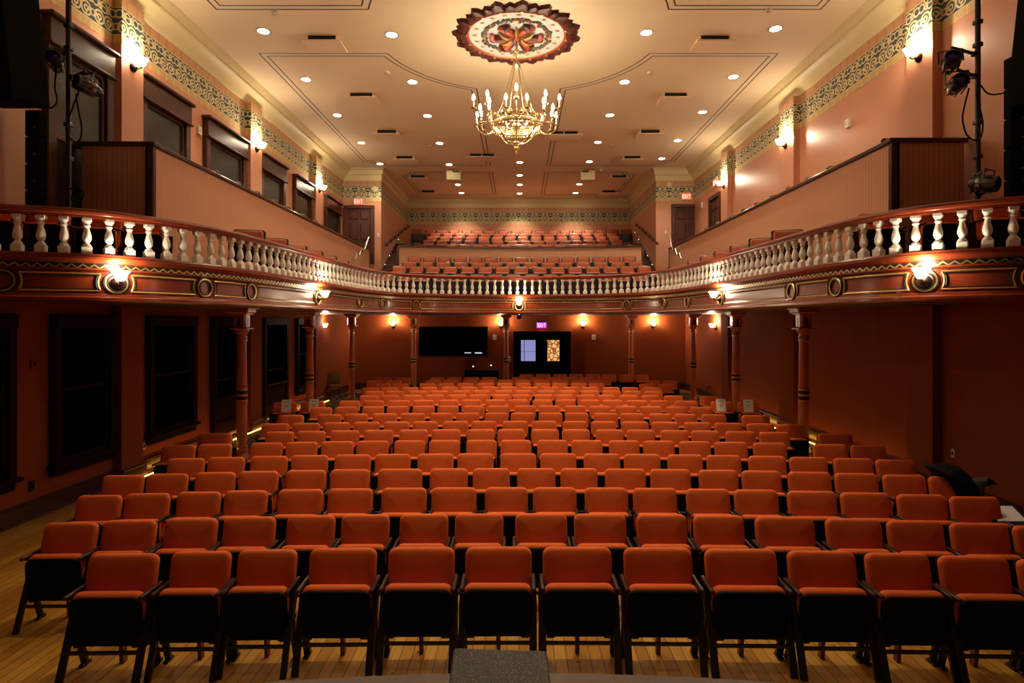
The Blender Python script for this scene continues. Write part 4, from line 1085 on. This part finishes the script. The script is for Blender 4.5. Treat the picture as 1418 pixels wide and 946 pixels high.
def exit_sign(loc, rz, lab, face, letters, wd, hd):
    t = thing('exit_sign', lab, 'sign', loc, rz, 'exit signs')
    MB().box((0, -.03, 0), (wd+.03, .05, hd+.03), ch=.008).obj('housing', 'plate' if face == 'exitpink' else 'gunmetal', t)
    MB().box((0, -.058, 0), (wd, .008, hd)).obj('face', face, t, smooth=0)
    h = hd*.66; k = wd*.82/(3.25*h)
    b = word_exit(MB(), h, 0, 0); b.v = [((v[0]+.0*h)*k, v[1]-.064, v[2]-h/2) for v in b.v]
    b.obj('letters', letters, t, smooth=0)
    MB().box((0, -.03, hd/2+.035), (wd*.9, .045, .05), ch=.006).obj('mount', 'plate' if face == 'exitpink' else 'gunmetal', t)
    return t
exit_sign((PX(750, YB), YB, PZ(450.5, YB)), 0, 'violet and pink glowing EXIT sign above the rear double doors', 'exitviolet', 'exitletter', .37, .22)
exit_sign((PX(497, YG), YG, PZ(279.5, YG)), 0, 'red glowing EXIT sign above the upper left door', 'exitpink', 'exitred', .36, .23)
exit_sign((PX(950, YG), YG, PZ(272.5, YG)), 0, 'red glowing EXIT sign above the upper right door', 'exitpink', 'exitred', .36, .23)
exit_sign((WX, 19.9, PZ(254, 20.0)), -math.pi/2, 'red glowing EXIT sign on the upper right side wall', 'exitpink', 'exitred', .36, .23)
light('POINT', .6, (PX(750, YB), YB-.12, PZ(459, YB)), None, .05, (1, .08, .03))
# screen
t = thing('wall_screen', 'wide black television screen on the rear wall', 'screen', (PX(628, YB), YB, PZ(472.5, YB)))
W_, H_ = 96*YB/F, 41*YB/F
b = MB(); b.box((0, -.05, 0), (W_, .10, H_), ch=.01); b.obj('housing', 'blackpaint', t)
MB().box((0, -.103, 0), (W_-.08, .008, H_-.08)).obj('panel', 'glassblack', t, smooth=0)
b = MB(); b.box((.58, -.109, -.46), (.26, .004, .03)); b.box((1.0, -.109, -.465), (.28, .004, .045)); b.obj('caption', 'screenwhite', t, smooth=0)
# mixing console with two small lamps
Y = 21.6; t = thing('mixing_console', 'black mixing console with two tiny lamps behind the last row', 'console', (PX(667, Y), Y, 0))
zt = PZ(513.5, Y)
MB().box((0, .25, zt-.13), (1.26, .16, .28), ch=.02).obj('meter_bridge', 'black', t)
MB().box((0, -.1, zt-.33), (1.26, .62, .12), ch=.02).obj('desk_body', 'black', t)
b = MB()
for i in range(18): b.box((-.55+.065*i, .168, zt-.10-.03*(i % 3)), (.02, .012, .02))
b.obj('controls', 'steel', t, smooth=0)
b = MB()
for sx in (-1, 1):
    for sy_ in (-.3, .2): b.bar((sx*.55, sy_, 0), (sx*.55, sy_, zt-.38), .04, .04)
b.obj('stand', 'blackmetal', t)
for (x, y) in ((655, 508), (680, 506.5)):
    g = MB().tube([(PX(x, Y)-PX(667, Y), .25, zt), (PX(x, Y)-PX(667, Y)+.02, .2, zt+.12), (PX(x, Y)-PX(667, Y), .12, PZ(y, Y)+.01)], .008, 6).obj('gooseneck', 'blackmetal', t)
    MB().lathe([(.001, 0), (.02, .01), (.02, .03), (.001, .035)], 8, (PX(x, Y)-PX(667, Y), .10, PZ(y, Y)-.015)).obj('lamp_head', 'lamp_blue', g)
def plate(name, lab, cat, loc, d, rz, m='whiteplastic', group='wall plates'):
    t = thing(name, lab, cat, loc, rz, group)
    MB().box((0, -d[1]/2, 0), d, ch=.006).obj('cover', m, t)
    MB().box((0, -d[1]-.002, 0), (d[0]*.4, .006, d[2]*.4)).obj('insert', 'plate' if m == 'whiteplastic' else 'black', t, smooth=0)
plate('wall_speaker', 'small white wall box left of the double doors', 'box', (PX(685, YB), YB, PZ(467, YB)), (.15, .07, .2), 0)
plate('wall_speaker', 'small white wall box right of the double doors', 'box', (PX(822, YB), YB, PZ(467, YB)), (.15, .07, .2), 0)
plate('light_switch', 'small pale switch plate beside the double doors frame', 'switch', (PX(706, YB), YB, PZ(497, YB)), (.08, .02, .2), 0)
plate('thermostat', 'small white thermostat on the left end of the rear wall', 'thermostat', (PX(484, YB)+.1, YB, PZ(467, YB)), (.1, .03, .12), 0)
plate('wall_speaker', 'white box on the upper left wall between the windows', 'box', (-WX, 12.28, PZ(181, 12.28)), (.13, .06, .17), math.pi/2)
plate('wall_speaker', 'white box on the upper right wall above the parapet', 'box', (WX, 11.9, PZ(171, 11.9)), (.13, .06, .17), -math.pi/2)
plate('light_switch', 'white switch plate beside the upper left door', 'switch', (PX(524, YG), YG, PZ(326, YG)), (.09, .02, .14), 0)
plate('light_switch', 'white switch plate beside the upper right door', 'switch', (PX(922, YG), YG, PZ(322, YG)), (.09, .02, .14), 0)
plate('wall_strobe', 'white strobe box between the upper right door and side doorway', 'box', (WX, 21.4, PZ(284, 21.4)), (.12, .05, .22), -math.pi/2)
plate('wall_outlet', 'cream outlet plate low on the right wall near the front', 'outlet', (WX, 9.05, PZ(628, 9.05)), (.08, .015, .13), -math.pi/2, 'plate')
plate('wall_outlet', 'cream outlet plate on the left wall between the first two windows', 'outlet', (-WX, 10.5, PZ(618, 10.5)), (.08, .015, .13), math.pi/2, 'plate')
plate('wall_outlet', 'cream outlet plate on the left wall behind the first column', 'outlet', (-WX, 15.45, PZ(541, 15.45)), (.08, .015, .13), math.pi/2, 'plate')
plate('wall_outlet', 'dark outlet plate low on the left wall near the stage', 'outlet', (-WX, 8.08, PZ(673, 8.08)), (.09, .02, .15), math.pi/2, 'blackmetal')
plate('wall_panel', 'square red access plate on the lower left wall near the stage', 'plate', (-WX, 8.12, PZ(504, 8.12)), (.11, .015, .13), math.pi/2, 'maroon')
plate('wall_outlet', 'cream outlet on the balcony end panel at the right', 'outlet', (PX(1213, 8.65), 8.69, PZ(342, 8.65)), (.06, .015, .10), 0, 'plate')
for sx, x, y in ((-1, 519, 262), (1, 927, 256)):
    t = thing('round_speaker', 'round cream wall speaker in the frieze by the upper %s door' % ('left' if sx < 0 else 'right'), 'speaker', (PX(x, YG), YG, PZ(y, YG)), 0, 'round wall speakers')
    R = Matrix.Rotation(math.pi/2, 3, 'X')
    MB().lathe([(.13, 0), (.13, .03), (.10, .05)], 24, R=R, cap=False).obj('bezel', 'plate', t); MB().lathe([(.105, .04), (.06, .05), (.001, .055)], 24, R=R).obj('grille', 'cream', t)
# camera under the balcony
p = S(s_at_px(719), .25, -.25)
t = thing('ceiling_camera', 'small dark camera under the middle of the balcony edge', 'camera', (p.x, p.y, E+.27))
MB().lathe([(.12, 0), (.12, -.03), (.05, -.05), (.05, -.08)], 14).obj('mount', 'blackmetal', t); MB().lathe([(.001, -.07), (.06, -.08), (.08, -.12), (.06, -.17), (.001, -.185)], 14).obj('head', 'black', t)
MB().lathe([(.02, 0), (.02, .02)], 10, (0, -.07, -.03), R=Matrix.Rotation(math.pi/2, 3, 'X')).obj('pilot_lamp', 'lamp_blue', t)
# banquet chairs
def banquet(x, Y, rz, lab):
    t = thing('banquet_chair', lab, 'chair', (PX(x, Y), Y, 0), rz, 'banquet chairs')
    MB().add(*(lambda c: (c.v, c.f))(cushion(.37, .42, .05, .07, .015, .01, 5, 2).xf(Matrix.Rotation(math.radians(-8), 3, 'X'), (0, .2, .50)))).obj('backrest', 'olive', t)
    MB().box((0, 0, .455), (.42, .42, .07), ch=.03).obj('seat', 'olive', t)
    b = MB(); p = [(-.21, .19, .42), (-.205, .21, .6), (-.20, .26, .85)]+[(-.2+.4*i/8, .265, .88+.05*math.sin(math.pi*i/8)) for i in range(9)]+[(.20, .26, .85), (.205, .21, .6), (.21, .19, .42)]
    b.tube(p, .014, 6); b.obj('back_frame', 'blackmetal', t)
    for sx in (-1, 1):
        for (y0, y1) in ((-.19, -.22), (.19, .25)): MB().tube([(sx*.2, y0, .43), (sx*.21, y1, 0)], .013, 6).obj('leg', 'blackmetal', t)
banquet(464, 20.6, math.radians(28), 'olive banquet chair by the left wall beyond the third column')
banquet(988, 20.6, math.radians(-25), 'olive banquet chair by the right wall beyond the third column')
# reserved papers on four seats
def paper(x, y, Y, rz, lab):
    Y = Y-.18; t = thing('seat_notice', lab, 'sign', (PX(x, Y), Y, .64), rz, 'white seat notices')
    R = Matrix.Rotation(math.radians(-12), 3, 'X')
    MB().box((0, 0, .14), (.216, .004, .28)).xf(R).obj('sheet', 'paper', t, smooth=0)
    b = MB()
    for (z, wd, h) in ((.235, .11, .018), (.155, .07, .018), (.118, .07, .016)):
        n = int(wd/.011)
        for i in range(n): b.box((-wd/2+wd*(i+.5)/n, -.004, z), (wd/n*.62, .003, h*(.7+.3*((i*7) % 3)/2)))
    b.xf(R).obj('print', 'ink', t, smooth=0)
for (x, Yr, lab) in ((396, 14.0, 'white paper notice on the seat left of the second left column'), (434, 14.0, 'white paper notice on the seat right of the second left column'), (999, 14.0, 'white paper notice on the seat left of the second right column'), (1037, 14.0, 'white paper notice on the seat right of the second right column')):
    X = PX(x, Yr); paper(x, 0, Yr-X*X/72, -X/130, lab)
# handrails on the gallery side walls and steel handrails at the parapet ends
for sx, (xa, ya), (xb, yb_) in ((-1, (531, 340), (564, 313)), (1, (914, 338), (883, 311))):
    Ya, Yb2 = GX*F/abs(xa-CX), GX*F/abs(xb-CX); X = sx*(GX-.08); sd = 'left' if sx < 0 else 'right'
    t = thing('stair_handrail', 'dark wooden handrail on the %s wall of the gallery stairs' % sd, 'handrail', (X, Ya, PZ(ya, Ya)), 0, 'gallery handrails')
    a = Vector((0, 0, 0)); c = Vector((0, Yb2-Ya, PZ(yb_, Yb2)-PZ(ya, Ya)))
    MB().tube([a, c], .028, 8).obj('rail', 'darkwood', t)
    for i in range(7):
        q = a.lerp(c, (i+.3)/6.6); b = MB(); b.lathe([(.001, -.07), (.045, -.05), (.05, 0), (.045, .05), (.001, .07)], 8, q); b.bar(q, q+Vector((sx*.09, 0, -.06)), .025, .025); b.obj('bracket', 'darkwood', t)
for sx, P in ((-1, [(517, 329), (512, 336), (507, 344), (500, 348), (496, 346), (490, 354), (484, 351), (479, 359)]), (1, [(931, 327), (939, 342), (944, 347), (949, 345), (956, 354), (961, 350), (967, 358)])):
    Y = 21.4 if sx < 0 else 21.2
    t = thing('steel_handrail', 'bent stainless handrail at the rear end of the %s parapet' % ('left' if sx < 0 else 'right'), 'handrail', (PX(P[0][0], Y), Y, PZ(P[0][1], Y)), 0, 'steel handrails')
    pts = [Vector((sx*5.42, Y-.25*i, PZ(y, Y-.25*i))) for i, (x, y) in enumerate(P)]
    o0 = Vector(t.location); pts = [q-o0 for q in pts]
    MB().tube(pts, .022, 8).obj('rail', 'steel', t)
    b = MB()
    for q in (pts[1], pts[-2]): b.bar(q, q+Vector((sx*.06, 0, 0)), .02, .02)
    b.obj('bracket', 'steel', t)
# step lights on gallery walls
for sx in (-1, 1):
    for i in range(5):
        Y = 22.9+.85*i; z = E+2.0+.44*i+.2
        t = thing('step_light', 'tiny step light on the %s gallery stair wall, %s from the bottom' % ('left' if sx < 0 else 'right', NTH[i]), 'light', (sx*GX, Y, z), sx*-math.pi/2, 'step lights')
        MB().box((0, -.015, 0), (.07, .03, .10), ch=.005).obj('housing', 'blackmetal', t); MB().box((0, -.032, .025), (.04, .006, .03)).obj('lens', 'lamp_blue', t, smooth=0)

# ------------------------------------------------------------------ near sides: loudspeakers, light poles, stage lights
def loudspeaker(loc, d, rz, lab):
    t = thing('loudspeaker', lab, 'speaker', loc, rz, 'hung loudspeakers')
    R = Matrix.Rotation(math.radians(8), 3, 'X')
    MB().box((0, 0, 0), d, R, ch=.02).obj('cabinet', 'soundblack', t)
    MB().box((0, -d[1]/2-.005, 0), (d[0]*.9, .015, d[2]*.94), None, ch=.006).xf(R).obj('grille', 'soundblack', t)
    MB().bar((0, 0, d[2]/2-.05), (0, 0, ZC-loc[2]), .03, .03).obj('hanging_bar', 'blackmetal', t)
loudspeaker((-6.28, 7.15, E+3.55), (.62, .6, 1.75), 0, 'large black loudspeaker hung beside the first upper left window')
loudspeaker((6.60, 7.4, E+3.75), (.42, .5, 2.0), 0, 'large black loudspeaker hung at the right edge by the wall')
def column_speaker(loc, n, h, lab, m):
    t = thing('column_speaker', lab, 'speaker', loc, 0, 'column loudspeakers')
    for i in range(n):
        c = MB().box((0, 0, (i+.5)*h), (.19, .14, h-.012), ch=.012).obj('cabinet', m, t); MB().box((.04, -.075, (i+.5)*h-.06), (.03, .006, .02)).obj('badge', 'steel', c, smooth=0)
    b = MB(); b.box((0, .03, -.015), (.24, .22, .03)); b.obj('foot', 'blackmetal', t)
column_speaker((PX(50, 7.75), 7.75, E+.66), 6, .35, 'tall black column speaker by the first upper left window', 'soundblack')
column_speaker((PX(1405, 7.75), 7.75, E+.66), 7, .40, 'tall dark column speaker at the right behind the balustrade', 'soundblack')
def stage_light(loc, yaw, pitch, lab):
    t = thing('stage_light', lab, 'lamp', loc, 0, 'stage lights'); R = Matrix.Rotation(yaw, 3, 'Z') @ Matrix.Rotation(pitch, 3, 'X')
    RX = R @ Matrix.Rotation(math.pi/2, 3, 'X')
    MB().lathe([(.001, -.20), (.05, -.19), (.075, -.12), (.08, 0), (.10, .03), (.10, .12), (.085, .13)], 16, R=RX, cap=False).obj('can', 'blackmetal', t)
    MB().lathe([(.001, .105), (.06, .10), (.09, .09)], 16, R=RX).obj('lens', 'bluelens', t)
    b = MB()
    for i in range(8):
        a = math.pi/4*i; b.box((.105*math.cos(a), .105*math.sin(a), -.02), (.014, .014, .20), Matrix.Rotation(a, 3, 'Z'))
    b.xf(RX).obj('cooling_fin', 'blackmetal', t, smooth=0)
    MB().lathe([(.082, -.10), (.088, -.09), (.088, -.05), (.082, -.04)], 16, R=RX, cap=False).obj('chrome_band', 'steel', t)
    b = MB()
    for s_ in (-1, 1): b.bar(R @ Vector((s_*.13, 0, 0)), R @ Vector((s_*.13, .0, .18)), .02, .008)
    b.bar(R @ Vector((-.13, 0, .18)), R @ Vector((.13, 0, .18)), .02, .01); b.obj('yoke', 'blackmetal', t)
    return t
def pole(x, Y, lab):
    t = thing('light_pole', lab, 'pole', (PX(x, Y), Y, E+.63), 0, 'stage light poles')
    MB().tube([(0, 0, 0), (0, 0, ZC-E-.64)], .033, 10).obj('tube', 'blackmetal', t)
    MB().lathe([(.14, 0), (.14, .02), (.05, .04), (.03, .08)], 14).obj('base_flange', 'blackmetal', t)
    for z in (1.55, 2.0, 3.02, 3.32): MB().box((0, 0, z), (.09, .09, .06), ch=.01).obj('clamp', 'blackmetal', t)
    return t
pole(95, 7.9, 'black stage light pole by the left parapet end'); pole(1354, 7.8, 'black stage light pole by the right parapet end')
PLX, PRX = PX(95, 7.9), PX(1354, 7.8)
def arm_bar(a, c, lab):
    t = thing('light_bracket', lab, 'bracket', a, 0, 'light brackets'); MB().bar((0, 0, 0), Vector(c)-Vector(a), .03, .03).obj('bar', 'blackmetal', t)
    MB().box((0, 0, 0), (.07, .07, .06), ch=.01).obj('clamp', 'blackmetal', t)
for (x, y, Y, yaw, pit, px_, lab) in ((75, 85, 7.8, .5, -.25, PLX, 'upper black stage light with blue lens on the left pole'), (119, 119, 7.8, -.5, -.2, PLX, 'lower black stage light with blue lens on the left pole'),
                                   (1317, 86, 7.7, -.45, -.3, PRX, 'upper black stage light with blue lens on the right pole'), (1326, 117, 7.7, -.3, -.15, PRX, 'lower black stage light with blue lens on the right pole'), (1366, 255, 7.6, .5, .2, PRX, 'small black stage light low on the right pole')):
    p = (PX(x, Y), Y, PZ(y, Y)); stage_light(p, yaw, pit, lab)
    q = (px_+(.04 if p[0] > px_ else -.04), 7.9 if px_ < 0 else 7.8, p[2]+.15)
    arm_bar(q, (p[0], p[1], p[2]+.19), lab.replace('black stage light with blue lens', 'bracket of the stage light').replace('small black stage light', 'bracket of the small stage light'))
def cable(px_, Ys, pts, lab):
    t = MB().tube([(PX(x, Ys), Ys, PZ(y, Ys)) for i, (x, y) in enumerate(pts)], .010, 6).obj('power_cable', 'black'); tag(t, lab, 'cable', 'power cables')
def smoothp(P, n=6): return [(v.x, v.y) for v in catmull(P, n)]
cable(0, 7.85, smoothp([(110, 125), (104, 140), (95, 165), (92, 182), (98, 192), (106, 197), (112, 190), (113, 175), (108, 150), (105, 130)]), 'black cable looped on the left stage light pole')
cable(0, 7.75, smoothp([(78, 95), (76, 120), (79, 140), (70, 150), (62, 143)]), 'black cable hanging from the upper left stage light')
cable(0, 7.85, smoothp([(97, 262), (108, 258), (116, 268), (110, 280), (99, 276), (104, 264), (113, 262)]), 'black cable coil low on the left pole')
cable(0, 7.65, smoothp([(1342, 122), (1336, 145), (1333, 165), (1338, 185), (1348, 194), (1358, 190), (1361, 172), (1357, 150), (1352, 130)]), 'black cable looped on the right stage light pole')
cable(0, 7.65, smoothp([(1358, 118), (1366, 128), (1376, 131), (1390, 129)]), 'short black cable between right pole and column speaker')
cable(0, 7.65, smoothp([(1345, 262), (1356, 270), (1368, 262), (1362, 248), (1348, 255), (1344, 268)]), 'black cable coil low on the right pole')

# ------------------------------------------------------------------ coat, papers, stage edge and monitor
t = thing('jacket', 'black jacket slumped over the right end of the fourth row', 'jacket', (PX(1322, 7.1), 7.1, 0))
def blob(prof2d, Y0, depth, m, name, par, steps=5):
    outs = []
    n = len(prof2d); c = (sum(p[0] for p in prof2d)/n, sum(p[1] for p in prof2d)/n)
    for i in range(steps*2+1):
        a = math.pi*i/(steps*2); k = max(.04, math.sin(a))**.55; yy = Y0+depth/2*-math.cos(a)
        outs.append([(PX(c[0]+(x-c[0])*k, 7.1)-PX(1322, 7.1), yy, PZ(c[1]+(y-c[1])*k, 7.1)+.012*math.sin(j*2.1+i)) for j, (x, y) in enumerate(prof2d)])
    return MB().layers(outs[::-1]).obj(name, m, par, smooth=60)
blob([(1283, 644), (1296, 645), (1306, 641), (1316, 644), (1327, 647), (1335, 655), (1341, 665), (1348, 670), (1350, 690), (1345, 720), (1318, 722), (1308, 690), (1304, 672), (1297, 655), (1291, 649)], .0, .42, 'blackcloth', 'body', t)
blob([(1367, 662), (1380, 668), (1383, 671), (1374, 673), (1366, 673)], .05, .12, 'blackcloth', 'collar', t)
b = blob([(1348, 664), (1368, 662), (1365, 673), (1361, 700), (1342, 705), (1344, 680)], .02, .10, 'greycloth', 'lining', t)
MB().box((PX(1313, 6.9)-PX(1322, 7.1), -.225, PZ(654, 6.9)), (.06, .006, .012), Matrix.Rotation(-.5, 3, 'Y')).obj('zip_tag', 'steel', t)
t = thing('clipboard', 'clear folder with white papers lying on a third row seat at the right edge', 'folder', (PX(1391, 6.2), 6.2, PZ(713, 6.2)))
R = Matrix.Rotation(math.radians(28), 3, 'X')
MB().box((0, 0, 0), (.36, .26, .012), R, ch=.003).obj('cover', 'folder', t); MB().box((0, -.005, .012), (.30, .21, .008), R).obj('sheet', 'paper', t, smooth=0)
MB().box((-.17, 0, .012), (.05, .22, .02), R, ch=.006).obj('strap', 'blackcloth', t)
# stage front edge, gently curved
pts = [(-7+14*i/40, 2.70-((-7+14*i/40)**2)*.055) for i in range(41)]
SZ = E-1.6
b = MB(); n = len(pts)
b.add([(x, y, SZ) for (x, y) in pts]+[(7, -1, SZ), (-7, -1, SZ)], [tuple(range(n+2))])
b.sweep([(.25, .02), (.25, SZ-.002), (.0, SZ-.002), (-.02, SZ-.02), (-.02, SZ-.06), (.0, SZ-.07), (.0, .02)], pts)
struct(b.obj('floor_stage', 'stagewood', smooth=0))
t = thing('stage_monitor', 'grey speckled wedge monitor standing on the stage edge', 'speaker', (0, 0, SZ))
zt = .42
vs = []
q = [(-.236, 2.15), (.102, 2.13), (.115, 1.55), (-.215, 1.57)]
b = MB(); b.add([(x, y, 0.002) for (x, y) in q]+[(x, y, zt if i < 2 else zt+.0) for i, (x, y) in enumerate(q)], [(0, 1, 2, 3), (7, 6, 5, 4), (0, 4, 5, 1), (1, 5, 6, 2), (2, 6, 7, 3), (3, 7, 4, 0)])
cab = b.obj('cabinet', 'speckle', t, smooth=0)
md = cab.modifiers.new('soft', 'BEVEL'); md.width = .012; md.segments = 3
MB().box((-.06, 1.555, .2), (.28, .02, .34), ch=.006).obj('grille', 'black', t)
MB().tube(smoothp([(0, 0), (1, 1)]) and [(-.31, 2.2, .012), (-.285, 2.35, .02), (-.28, 2.45, .06), (-.27, 2.38, .03), (-.255, 2.2, .012)], .012, 8).obj('cable_tail', 'black', t)
